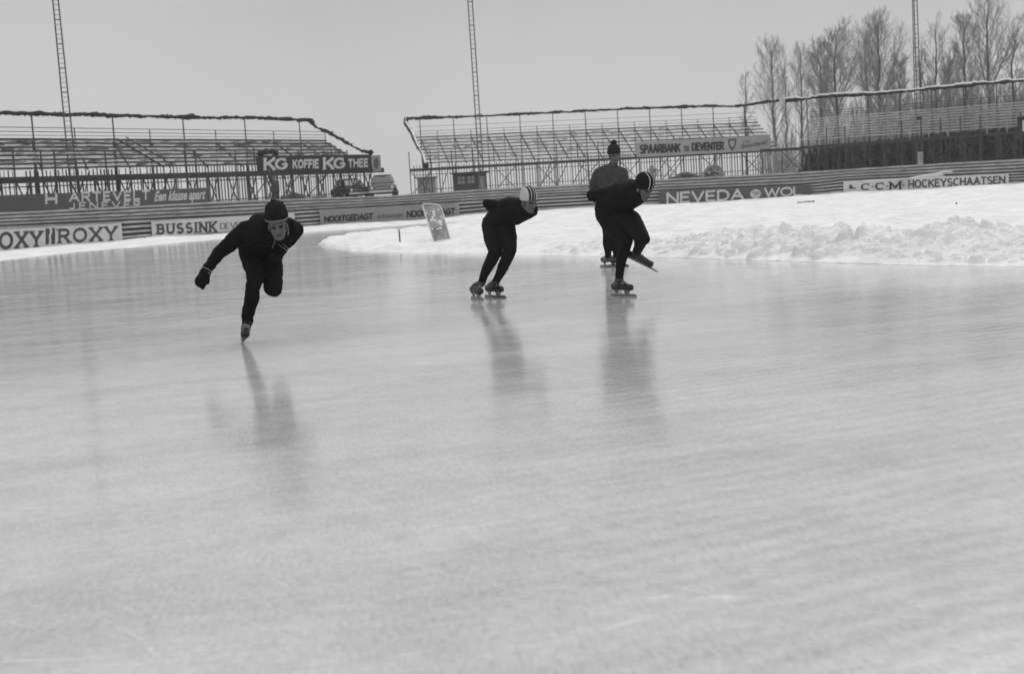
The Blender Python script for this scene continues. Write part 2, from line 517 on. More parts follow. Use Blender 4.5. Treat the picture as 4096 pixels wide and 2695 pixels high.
edge_r = np.clip(dist / 0.5, 0, 1) ** 0.7 * np.clip(dfar / 1.5, 0, 1)
field = 0.05 + 0.07 * np.clip(dist / 6, 0, 1)
heap_amp = np.interp(colx, [1270, 1700, 2000, 2600, 2900, 3200, 3700, 5200], [0.0, 0.03, 0.05, 0.09, 0.15, 0.20, 0.21, 0.22])
ridge = np.exp(-((dist - 1.9) / 1.15) ** 2)
ridge = ridge * (0.55 + 0.9 * fbm(PX * 0.9, PY * 0.9, 3, 21))
Z = edge_r * (field + heap_amp * ridge) + edge_r * 0.09 * (fbm(PX * 2.2, PY * 2.2, 6, 4) - 0.5)
Z += edge_r * 0.08 * (fbm(PX * 0.35, PY * 0.35, 3, 14) - 0.5)
# trodden and crusted surface of the whole field
Z += edge_r * np.clip(dist / 2, 0, 1) * (0.10 * (np.abs(fbm(PX * .9, PY * .7, 4, 61) - .5) * -2.2 + .5) + .07 * (fbm(PX * 1.8, PY * 1.1, 4, 71) - .5))
Z -= edge_r * np.clip(dist / 3, 0, 1) * 0.22 * np.clip(fbm(PX * 2.6, PY * 1.5, 3, 81) - .62, 0, .2)
# lumps
lr = np.random.default_rng(5)
flatX, flatY = PX, PY
ZB = Z.copy()
NL = 9000
for k in range(NL):
    x = 1850 + (5100 - 1850) * lr.random() ** 0.8
    iu = int(np.searchsorted(xpx, x)); iu = min(max(iu, 1), NU - 2)
    amp = np.interp(x, [1850, 2500, 2900, 3300, 5200], [0.3, 0.6, 0.85, 1.0, 1.0])
    dd = abs(lr.normal(1.9, 0.95)) if lr.random() < 0.80 else 0.4 + 6 * lr.random() ** 1.3
    if dd < 0.25: continue
    r = (0.018 + 0.125 * lr.random() ** 4.0) * (0.5 + 0.6 * amp)
    tdir = np.array([fpts[iu, 0] - npts[iu, 0], fpts[iu, 1] - npts[iu, 1]]); tdir /= np.linalg.norm(tdir)
    cx, cy = npts[iu, 0] + tdir[0] * dd, npts[iu, 1] + tdir[1] * dd
    j0 = int(np.searchsorted(dist[:, iu], dd - 2.2 * r)); j1 = int(np.searchsorted(dist[:, iu], dd + 2.2 * r))
    du = np.hypot(*(npts[min(iu + 1, NU - 1), :2] - npts[iu, :2])) + 1e-6
    w = int(2.4 * r / du) + 2
    a0, a1 = max(0, iu - w), min(NU, iu + w)
    j0, j1 = max(0, j0 - 1), min(len(vs_), j1 + 1)
    sx, sy = flatX[j0:j1, a0:a1] - cx, flatY[j0:j1, a0:a1] - cy
    ang = lr.random() * 3.14
    ex = (sx * math.cos(ang) + sy * math.sin(ang)) / r; ey = (-sx * math.sin(ang) + sy * math.cos(ang)) / (r * (0.6 + 0.5 * lr.random()))
    if lr.random() < .5:
        q = np.clip(1 - (np.abs(ex) ** 2.3 + np.abs(ey) ** 2.3), 0, 1) ** .55
    else:
        q = 1 + .35 * lr.normal() * ex + .35 * lr.normal() * ey           # a broken chunk: tilted top, a few flat sides
        for fc in range(6):
            aa = fc * 1.047 + lr.normal(0, .35)
            q = np.minimum(q, (1 - (ex * math.cos(aa) + ey * math.sin(aa)) / (.7 + .3 * lr.random())) * (1.4 + 1.6 * lr.random()))
    q = np.clip(q, 0, 1.5)
    cl_ = np.clip(.15 + 2.4 * (fbm(np.array([cx * .8]), np.array([cy * .8]), 3, 91)[0] - .28), .25, 1.35)
    Z[j0:j1, a0:a1] = np.maximum(Z[j0:j1, a0:a1], ZB[j0:j1, a0:a1] + q * r * (0.45 + 0.7 * lr.random()) * amp * cl_)
for _ in range(1):
    Z[1:-1, 1:-1] = (Z[1:-1, 1:-1] * 2 + Z[:-2, 1:-1] + Z[2:, 1:-1] + Z[1:-1, :-2] + Z[1:-1, 2:]) / 6
rgh = np.clip(heap_amp * 4, 0, 1) * np.exp(-((dist - 1.9) / 1.8) ** 2) * edge_r
Z += rgh * (0.11 * (fbm(PX * 11, PY * 11, 5, 31) - .5) + 0.05 * (np.abs(fbm(PX * 4, PY * 4, 3, 41) - .5) * -2 + .4))
Z[0, :] = -0.02
Z[-1, :] = -0.02
mb = MB(); mb.grid([np.column_stack([PX[j], PY[j], Z[j]]) for j in range(len(vs_))])
tag(mb.build('infield_snow', M['snow'], smooth=False), kind='structure')

# ground outside the bank
mb = MB()
inner = [P(x, 800, D(x) + 1.7) for x in XS]
rows = []
for f in (1.0, 1.05, 1.2, 1.6, 2.2, 3.2, 5.2):
    rows.append([(p.x * f, p.y * f, OUT_Z + (0 if f < 2 else 0.0)) for p in inner])
mb.grid(rows)
tag(mb.build('outer_ground', M['snowdirty'], origin=(0, 70, OUT_Z)), kind='structure')

# ------------------------------------------------------------------ terrace of planks and the fence in front of it
def curve_pts(off, yfn):
    out = []
    for x in XS:
        p = P(x, yfn(x), D(x))
        dirv = Vector((p.x, p.y, 0)).normalized()
        out.append((p.x + dirv.x * off, p.y + dirv.y * off, dirv, x))
    return out
def strip(mb, off, ya, yb, thick, mi=0, wob=0.0):
    """a board following the curve, between two picture heights at its own distance"""
    for i in range(len(XS) - 1):
        q = []
        for x in (XS[i], XS[i + 1]):
            p = P(x, fen_y(x), D(x))
            dv = Vector((p.x, p.y, 0)).normalized()
            fx, fy = p.x + dv.x * off, p.y + dv.y * off
            zt, zb = z_for(fx, fy, ya(x)), z_for(fx, fy, yb(x))
            zt += wob * (rng.random() - .5)
            q.append([(fx, fy, zb), (fx, fy, zt), (fx + dv.x * thick, fy + dv.y * thick, zt), (fx + dv.x * thick, fy + dv.y * thick, zb)])
        mb.box8(q[0] + q[1], mi)
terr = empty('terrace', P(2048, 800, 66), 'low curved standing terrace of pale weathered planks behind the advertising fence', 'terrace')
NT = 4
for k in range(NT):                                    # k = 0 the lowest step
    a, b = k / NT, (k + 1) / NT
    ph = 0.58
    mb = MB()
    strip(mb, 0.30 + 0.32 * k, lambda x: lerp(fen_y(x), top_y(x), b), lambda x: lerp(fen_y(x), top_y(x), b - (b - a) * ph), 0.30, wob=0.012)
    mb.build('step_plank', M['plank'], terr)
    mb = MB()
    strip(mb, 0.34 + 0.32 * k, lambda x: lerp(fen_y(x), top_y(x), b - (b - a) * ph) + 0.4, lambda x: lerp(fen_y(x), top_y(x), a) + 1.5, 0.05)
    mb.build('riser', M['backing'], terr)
fence = empty('plank_fence', P(2048, 840, 65), 'front fence of horizontal planks round the outer curve, carrying the advertising boards', 'fence')
NF = 4
for k in range(NF):
    a, b = k / NF, (k + 1) / NF
    mb = MB()
    strip(mb, 0.0, lambda x: lerp(low_y(x) + 5, fen_y(x), b) + 1, lambda x: lerp(low_y(x) + 5, fen_y(x), b - 0.50 * (b - a)), 0.035, wob=0.010)
    mb.build('board', M['plank'], fence)
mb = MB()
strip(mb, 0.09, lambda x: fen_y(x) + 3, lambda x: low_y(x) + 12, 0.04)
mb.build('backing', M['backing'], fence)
for x in range(-100, 4300, 174):
    p = P(x, fen_y(x) - 6, D(x) + 0.06); q = P(x, low_y(x) + 10, D(x) + 0.06)
    mb = MB(); mb.bar((p.x, p.y, p.z), (p.x, p.y, q.z), 0.07, 0.05); mb.build('post', M['wooddark'], fence)

# ------------------------------------------------------------------ lettering
def arc(cx, cy, rx, ry, a0, a1, n=14):
    return [(cx + rx * math.cos(R(a0 + (a1 - a0) * i / n)), cy + ry * math.sin(R(a0 + (a1 - a0) * i / n))) for i in range(n + 1)]
GL = {  # width, polylines, serif points
 'A': (.80, [[(0, 0), (.4, 1)], [(.4, 1), (.8, 0)], [(.15, .34), (.65, .34)]], [(0, 0), (.8, 0)]),
 'B': (.66, [[(0, 0), (0, 1)], [(0, 1), (.34, 1)] + arc(.34, .765, .26, .235, 90, -90) + [(0, .53)], [(.0, .53), (.36, .53)] + arc(.36, .265, .3, .265, 90, -90) + [(0, 0)]], [(-.05, 0), (-.05, 1)]),
 'C': (.74, [arc(.40, .5, .40, .5, 48, 312, 22)], [(.66, .82)]),
 'D': (.74, [[(0, 0), (0, 1)], [(0, 1), (.28, 1)] + arc(.28, .5, .46, .5, 90, -90, 18) + [(0, 0)]], [(-.05, 0), (-.05, 1)]),
 'E': (.58, [[(0, 0), (0, 1)], [(0, 1), (.56, 1)], [(0, .52), (.48, .52)], [(0, 0), (.58, 0)]], [(-.05, 0), (-.05, 1)]),
 'F': (.56, [[(0, 0), (0, 1)], [(0, 1), (.56, 1)], [(0, .52), (.46, .52)]], [(-.05, 1), (0, 0)]),
 'G': (.80, [arc(.42, .5, .42, .5, 46, 350, 22) + [(.80, .46)], [(.80, .46), (.48, .46)]], [(.7, .82)]),
 'H': (.70, [[(0, 0), (0, 1)], [(.7, 0), (.7, 1)], [(0, .52), (.7, .52)]], [(0, 0), (0, 1), (.7, 0), (.7, 1)]),
 'I': (.10, [[(.05, 0), (.05, 1)]], [(.05, 0), (.05, 1)]),
 'J': (.50, [[(.44, 1), (.44, .28)] + arc(.22, .25, .22, .25, 0, -170, 12)], []),
 'K': (.72, [[(0, 0), (0, 1)], [(.68, 1), (.04, .42)], [(.24, .58), (.72, 0)]], [(0, 0), (0, 1), (.68, 1), (.70, 0)]),
 'L': (.54, [[(0, 0), (0, 1)], [(0, 0), (.54, 0)]], [(0, 1), (-.05, 0)]),
 'M': (.92, [[(0, 0), (0, 1)], [(0, 1), (.46, .15)], [(.46, .15), (.92, 1)], [(.92, 1), (.92, 0)]], [(0, 0), (-.06, 1), (.92, 0), (.98, 1)]),
 'N': (.74, [[(0, 0), (0, 1)], [(0, 1), (.74, 0)], [(.74, 0), (.74, 1)]], [(0, 0), (-.05, 1), (.74, 1)]),
 'O': (.86, [arc(.43, .5, .43, .5, 0, 360, 28)], []),
 'P': (.62, [[(0, 0), (0, 1)], [(0, 1), (.32, 1)] + arc(.32, .73, .28, .27, 90, -90) + [(0, .46)]], [(0, 0), (-.05, 1)]),
 'R': (.68, [[(0, 0), (0, 1)], [(0, 1), (.34, 1)] + arc(.34, .74, .28, .26, 90, -90) + [(0, .48)], [(.32, .48), (.66, 0)]], [(0, 0), (-.05, 1), (.68, 0)]),
 'S': (.62, [arc(.31, .745, .29, .255, 35, 250, 14) + arc(.31, .26, .31, .26, 75, -150, 16)], []),
 'T': (.66, [[(.33, 0), (.33, 1)], [(0, 1), (.66, 1)]], [(.33, 0)]),
 'U': (.70, [[(0, 1), (0, .34)] + arc(.35, .34, .35, .34, 180, 360, 16) + [(.7, 1)]], [(0, 1), (.7, 1)]),
 'V': (.78, [[(0, 1), (.39, 0)], [(.39, 0), (.78, 1)]], [(0, 1), (.78, 1)]),
 'W': (1.10, [[(0, 1), (.28, 0)], [(.28, 0), (.55, .9)], [(.55, .9), (.82, 0)], [(.82, 0), (1.1, 1)]], []),
 'X': (.78, [[(0, 0), (.78, 1)], [(0, 1), (.78, 0)]], [(.03, 0), (.03, 1), (.75, 0), (.75, 1)]),
 'Y': (.78, [[(0, 1), (.39, .45)], [(.78, 1), (.39, .45)], [(.39, .47), (.39, 0)]], [(.02, 1), (.76, 1), (.39, 0)]),
 '.': (.16, [[(.02, .46), (.14, .46)]], []),
 ' ': (.36, [], []),
}
def layout(text, ratio, sw, gap, serif, swv=None):
    """strokes as quads in a frame of height 1 and width ratio"""
    tot = sum(GL[c][0] for c in text) + gap * (len(text) - 1)
    inner = ratio - sw
    k = inner / tot
    out = []
    x0 = sw / 2
    y0, yk = sw / 2 * .8, 1 - sw * .8
    def mp(p):
        return (x0 + p[0] * k, y0 + p[1] * yk)
    for c in text:
        w, pls, ser = GL[c]
        for pl in pls:
            q = [mp(p) for p in pl]
            closed = len(q) > 3 and math.hypot(q[0][0] - q[-1][0], q[0][1] - q[-1][1]) < 1e-4
            Ls, Rs = [], []
            for i, p in enumerate(q):
                a = q[i - 1] if i > 0 else (q[-2] if closed else q[0])
                b = q[i + 1] if i < len(q) - 1 else (q[1] if closed else q[-1])
                dx, dy = b[0] - a[0], b[1] - a[1]
                l = math.hypot(dx, dy) or 1
                nxx, nyy = -dy / l, dx / l
                wv = sw if swv is None else lerp(swv, sw, abs(nxx))   # thick uprights, thin levels
                ex = 0
                if not closed and len(q) == 2:
                    ex = wv * .4 * (1 if i else -1)
                Ls.append((p[0] + nxx * wv / 2 + dx / l * ex, p[1] + nyy * wv / 2 + dy / l * ex)); Rs.append((p[0] - nxx * wv / 2 + dx / l * ex, p[1] - nyy * wv / 2 + dy / l * ex))
            out.append((Ls, Rs))
        if serif:
            for sx, sy in ser:
                p = mp((sx, sy))
                hw, hh = sw * serif, sw * .24
                yc = p[1] + (hh - sw * .4 if sy < .3 else (-hh + sw * .4 if sy > .9 else 0))
                if sy in (0, 1):
                    out.append(([(p[0] - hw, yc + hh), (p[0] + hw, yc + hh)], [(p[0] - hw, yc - hh), (p[0] + hw, yc - hh)]))
                else:
                    out.append(([(p[0] + hw * .1, p[1] + hh * 2.5), (p[0] + hw * .1, p[1] - hh * 2.8)], [(p[0] + hw * .55, p[1] + hh * 2.5), (p[0] + hw * .55, p[1] - hh * 2.8)]))
        x0 += (w + gap) * k
    return out
def on_plane(px, py, pl, off):
    o, n = pl
    d = ray(px, py)
    q = C0 + d * ((o + n * off - C0).dot(n) / d.dot(n))
    return q
def text_map(pl, xl, xr, tl, bl, tr, br):
    """frame (u,v) -> the board, from picture corners"""
    TL, BL, TR, BR = (on_plane(xl, tl, pl, 0), on_plane(xl, bl, pl, 0), on_plane(xr, tr, pl, 0), on_plane(xr, br, pl, 0))
    def f(u, v, z):
        return lerp(lerp(BL, TL, v), lerp(BR, TR, v), u) + pl[1] * z
    H = ((TL - BL).length + (TR - BR).length) / 2
    W = ((TR - TL).length + (BR - BL).length) / 2
    return f, W / H
def letter_mesh(mb, pl, text, xl, xr, tl, bl, tr, br, sw=.16, gap=.2, serif=0, swv=None, base=0.006):
    f, ratio = text_map(pl, xl, xr, tl, bl, tr, br)
    for i, (Ls, Rs) in enumerate(layout(text, ratio, sw, gap, serif, swv)):
        z = base + 0.0012 * (i % 5)
        vs = [f(a / ratio, b, z) for a, b in Ls] + [f(a / ratio, b, z) for a, b in Rs]
        n = len(Ls)
        mb.add(vs, [(j, j + 1, n + j + 1, n + j) for j in range(n - 1)])
def font_mesh(mb, pl, text, xl, xr, tl, bl, tr, br, bold=0.02, shear=0.0, base=0.008):
    cu = bpy.data.curves.new('t', 'FONT')
    cu.body = text; cu.size = 1; cu.offset = bold; cu.shear = shear; cu.resolution_u = 4
    ob = bpy.data.objects.new('t', cu); COL.objects.link(ob)
    dg = bpy.context.evaluated_depsgraph_get(); dg.update()
    me = bpy.data.meshes.new_from_object(ob.evaluated_get(dg))
    v = np.array([x.co[:] for x in me.vertices]); fs = [tuple(p.vertices) for p in me.polygons]
    bpy.data.objects.remove(ob); bpy.data.curves.remove(cu); bpy.data.meshes.remove(me)
    lo, hi = v.min(0), v.max(0)
    f, ratio = text_map(pl, xl, xr, tl, bl, tr, br)
    mb.add([f((p[0] - lo[0]) / (hi[0] - lo[0]), (p[1] - lo[1]) / (hi[1] - lo[1]), base) for p in v], fs)
def board(name, label, cat, TL, TR, BR, BL, YL, YR, m, thick=0.03, group=None):
    """an upright board: left edge at depth YL, right edge at YR; returns object and its face plane"""
    a, b = P(TL[0], TL[1], YL), P(TR[0], TR[1], YR)
    za, zb = z_for(a.x, a.y, BL[1]), z_for(b.x, b.y, BR[1])
    ab = Vector((b.x - a.x, b.y - a.y, 0)).normalized()
    n = Vector((ab.y, -ab.x, 0))
    if n.dot(C0 - a) < 0: n = -n
    mb = MB()
    q = [Vector((a.x, a.y, za)), Vector((b.x, b.y, zb)), b, a]
    mb.box8([p - n * thick for p in q] + q)
    o = mb.build(name, m)
    tag(o, label, cat, group)
    return o, (a, n)

AD = 'advertising boards along the curve fence'
def fy(x): return D(x) - 0.14
# ROXY
o, pl = board('advertising_board', 'white board with one four letter word twice, dark figure panel between, leftmost on the fence', 'advertising board',
              (-250, 931), (485, 893), (485, 965), (-250, 1035), fy(-250), fy(485), M['adwhite'], group=AD)
mb = MB()
letter_mesh(mb, pl, 'ROXY', -62, 171, 931, 1003, 923, 986, sw=.20, gap=.34, serif=1.05); mb.build('lettering', M['ltdark'], o); mb = MB()
letter_mesh(mb, pl, 'ROXY', 233, 469, 916, 974, 904, 961, sw=.20, gap=.34, serif=1.05)
mb.build('lettering', M['ltdark'], o)
mb = MB()
f, _ = text_map(pl, 182, 220, 914, 979, 912, 976)
mb.add([f(0, 0, .006), f(.30, 0, .006), f(.42, .25, .006), (f(.32, .5, .006)), f(.48, .78, .006), f(.38, 1, .006), f(0, 1, .006)], [tuple(range(7))])
mb.add([f(.55, 0, .006), f(1, 0, .006), f(1, 1, .006), f(.60, 1, .006), f(.72, .8, .006), f(.55, .45, .006), f(.64, .2, .006)], [tuple(range(7))])
mb.build('figure_panel', M['ltdark'], o)
# BUSSINK
o, pl = board('advertising_board', 'white board with one heavy slab serif word, partly behind the arm swinging skater', 'advertising board',
              (605, 886), (1177, 851), (1177, 903), (605, 952), fy(605), fy(1177), M['adwhite'], group=AD)
mb = MB()
letter_mesh(mb, pl, 'BUSSINK', 627, 868, 897, 938, 885, 929, sw=.22, gap=.44, serif=1.0)
mb.build('lettering', M['ltdark'], o)
mb = MB()
letter_mesh(mb, pl, 'DEVENTER', 880, 1040, 892, 918, 884, 909, sw=.17, gap=.20, serif=.9, swv=.10)
mb.build('small_lettering', M['ltmid'], o)
# NOOITGEDAGT
o, pl = board('advertising_board', 'grey board with the same long dark word at both ends, behind the leaning slab', 'advertising board',
              (1278, 838), (1836, 814), (1836, 872), (1278, 905), fy(1278), fy(1836), M['adgrey'], group=AD)
mb = MB()
letter_mesh(mb, pl, 'NOOITGEDAGT', 1296, 1493, 866, 890, 852, 878, sw=.26, gap=.20); mb.build('lettering', M['ltblack'], o); mb = MB()
letter_mesh(mb, pl, 'NOOITGEDAGT', 1626, 1821, 844, 871, 832, 858, sw=.26, gap=.20)
mb.build('lettering', M['ltblack'], o)
mb = MB()
font_mesh(mb, pl, 'schaatsen', 1509, 1612, 855, 875, 849, 869, bold=.035)
mb.build('small_lettering', M['ltmid'], o)
# NEVEDA WOL
o, pl = board('advertising_board', 'dark grey fence board with big pale letters and a ball emblem', 'advertising board',
              (2637, 766), (3243, 740), (3243, 786), (2637, 822), fy(2637), fy(3243), M['addark'], group=AD)
mb = MB()
letter_mesh(mb, pl, 'NEVEDA', 2666, 2976, 771, 816, 755, 799, sw=.19, gap=.24); mb.build('lettering', M['ltwhite'], o); mb = MB()
letter_mesh(mb, pl, 'WOL', 3057, 3207, 752, 790, 746, 783, sw=.19, gap=.18)
mb.build('lettering', M['ltwhite'], o)
mb = MB()
f, ra = text_map(pl, 3000, 3045, 759, 795, 756, 792)
mb.add([f(x, y, .006) for x, y in arc(.5, .5, .48, .5, 0, 360, 24)[:-1]], [tuple(range(24))])
em = mb.build('emblem', M['ltwhite'], o); mb = MB()
for k, (cx, cy, r_) in enumerate(((.1, .2, .5), (.1, .2, .68), (.95, .1, .45), (.95, .1, .62), (.5, 1.1, .42), (.5, 1.1, .56))):
    pp = [(cx + r_ * math.cos(a_), cy + r_ * math.sin(a_)) for a_ in np.linspace(0, 2 * math.pi, 90)]
    run = [q for q in pp if math.hypot(q[0] - .5, (q[1] - .5)) < .42]
    for p_, q_ in zip(run, run[1:]):
        if math.hypot(p_[0] - q_[0], p_[1] - q_[1]) < .1: mb.bar(f(p_[0], p_[1], .009 + k * .001), f(q_[0], q_[1], .009 + k * .001), .022, .004)
mb.build('yarn_lines', M['addark'], em)
# CCM
o, pl = board('advertising_board', 'white board with bold dotted initials and long thin lettering, rightmost on the fence', 'advertising board',
              (3373, 726), (4034, 694), (4034, 738), (3373, 774), fy(3373), fy(4034), M['adwhite'], group=AD)
mb = MB()
letter_mesh(mb, pl, 'C.C.M.', 3443, 3622, 734, 763, 724, 756, sw=.27, gap=.24, serif=.7, swv=.14)
mb.build('lettering', M['ltblack'], o)
mb = MB()
letter_mesh(mb, pl, 'HOCKEYSCHAATSEN', 3633, 4022, 721, 754, 703, 734, sw=.19, gap=.28)
mb.build('small_lettering', M['ltdark'], o)
mb = MB()
f, _ = text_map(pl, 3394, 3424, 738, 759, 737, 758)
mb.add([f(.1, .1, .006), f(1, .1, .006), f(.95, .3, .006), f(.55, .5, .006), f(.45, .95, .006), f(.2, .95, .006), f(.05, .5, .006)], [tuple(range(7))])
mb.build('emblem', M['ltdark'], o)
# snow drift lying on that board
mb = MB()
dv = fy(3700)
tri = [(3470, 721), (3640, 712), (3790, 684), (3806, 684), (3830, 704), (3470, 724)]
fr = [P(x, y, dv - 0.02) for x, y in tri]; bk = [p + Vector((0, 0.35, 0.0)) for p in fr]
n = len(tri)
mb.add(fr + bk, [tuple(range(n)), tuple(range(2 * n - 1, n - 1, -1))] + [(i, (i + 1) % n, n + (i + 1) % n, n + i) for i in range(n)])
tag(mb.build('snow_drift', M['snow']), 'wedge of white snow lying on top of the hockey skate board', 'snow drift')

# HARTEVELT under the left stand
o, pl = board('advertising_board', 'dark board with two lines of pale block letters and pale script, under the left stand', 'advertising board',
              (-60, 784), (830, 751), (833, 824), (-60, 870), 53.0, 64.2, M['addark'], group='sign boards on the stands')
mb = MB()
letter_mesh(mb, pl, 'H', 180, 229, 777, 817, 775, 816, sw=.30, gap=.1); mb.build('lettering', M['ltwhite'], o); mb = MB()
letter_mesh(mb, pl, 'ARTEVELT', 276, 598, 770, 808, 760, 800, sw=.23, gap=.36); mb.build('lettering', M['ltwhite'], o); mb = MB()
letter_mesh(mb, pl, 'JENEVER', 276, 562, 810, 839, 803, 832, sw=.21, gap=.50)
mb.build('lettering', M['ltwhite'], o)
mb = MB()
font_mesh(mb, pl, 'Een klasse apart', 616, 822, 766, 818, 756, 810, bold=.03, shear=.35)
mb.build('small_lettering', M['ltwhite'], o)

# KG on the front of the left stand
YK0, YK1 = 70.3, 79.0
o, pl = board('advertising_board', 'black board with white letters advertising coffee and tea on the left stand', 'advertising board',
              (1027, 624), (1486, 618), (1486, 688), (1027, 698), YK0, YK1, M['adblack'], thick=.06, group='sign boards on the stands')
mb = MB()
letter_mesh(mb, pl, 'KG', 1054, 1150, 632, 682, 629, 681, sw=.34, gap=.16, serif=.62, swv=.16); mb.build('lettering', M['ltwhite'], o); mb = MB()
letter_mesh(mb, pl, 'KG', 1292, 1380, 630, 679, 628, 677, sw=.34, gap=.16, serif=.62, swv=.16); mb.build('lettering', M['ltwhite'], o); mb = MB()
letter_mesh(mb, pl, 'KOFFIE', 1170, 1275, 639, 675, 637, 673, sw=.24, gap=.34); mb.build('lettering', M['ltwhite'], o); mb = MB()
letter_mesh(mb, pl, 'THEE', 1392, 1472, 637, 671, 634, 668, sw=.24, gap=.30)
mb.build('lettering', M['ltwhite'], o)
o, pl = board('advertising_board', 'small pale picture board with a dark oval, right of the coffee and tea board', 'advertising board',
              (1489, 622), (1521, 621), (1521, 686), (1489, 688), 79.1, 79.7, M['adgrey'], group='sign boards on the stands')
mb = MB(); f, _ = text_map(pl, 1493, 1517, 628, 680, 627, 679)
mb.add([f(x, y, .006) for x, y in arc(.5, .5, .42, .44, 0, 360, 20)[:-1]], [tuple(range(20))])
mb.build('oval', M['addark'], o)
# SPAARBANK
YS0, YS1 = 90.2, 92.8
o, pl = board('advertising_board', 'pale grey savings bank board with a dark shield on the middle stand', 'advertising board',
              (2545, 569), (3080, 541), (3081, 601), (2545, 630), YS0, YS1, M['adpale'], thick=.06, group='sign boards on the stands')
mb = MB()
letter_mesh(mb, pl, 'SPAARBANK', 2558, 2723, 580, 616, 574, 609, sw=.24, gap=.26); mb.build('lettering', M['ltblack'], o); mb = MB()
letter_mesh(mb, pl, 'DEVENTER', 2766, 2897, 572, 605, 567, 600, sw=.24, gap=.26); mb.build('lettering', M['ltblack'], o); mb = MB()
font_mesh(mb, pl, 'te', 2735, 2757, 580, 607, 579, 606, bold=.02)
mb.build('lettering', M['ltblack'], o)
mb = MB(); f, _ = text_map(pl, 2912, 2945, 557, 605, 555, 603)
sh = [(.0, 1), (1, 1), (.96, .5), (.75, .2), (.5, 0), (.25, .2), (.04, .5)]
mb.add([f(x, y, .006) for x, y in sh], [tuple(range(7))])
mb.build('shield', M['ltdark'], o)
mb = MB(); mb.add([f(.5 + (x - .5) * .62, .55 + (y - .5) * .6, .012) for x, y in sh], [tuple(range(7))])
mb.build('shield_field', M['adpale'], o)
mb = MB()
font_mesh(mb, pl, 'Uw', 2972, 3002, 561, 574, 559, 572, bold=.03, shear=.3); mb.build('lettering', M['ltmid'], o); mb = MB()
font_mesh(mb, pl, 'Spaarbank!', 2960, 3073, 579, 599, 558, 583, bold=.045, shear=.3)
mb.build('script', M['ltmid'], o)
# cut off board at the right edge of the right stand
o, pl = board('advertising_board', 'dark board with a white field hung on the right stand at the picture edge', 'advertising board',
              (4068, 467), (4230, 456), (4230, 528), (4068, 537), 79.2, 78.2, M['adblack'], group='sign boards on the stands')
mb = MB(); f, _ = text_map(pl, 4090, 4220, 482, 526, 472, 516)
mb.add([f(0, 0, .006), f(1, 0, .006), f(1, 1, .006), f(0, 1, .006)], [(0, 1, 2, 3)])
mb.build('white_field', M['adwhite'], o)

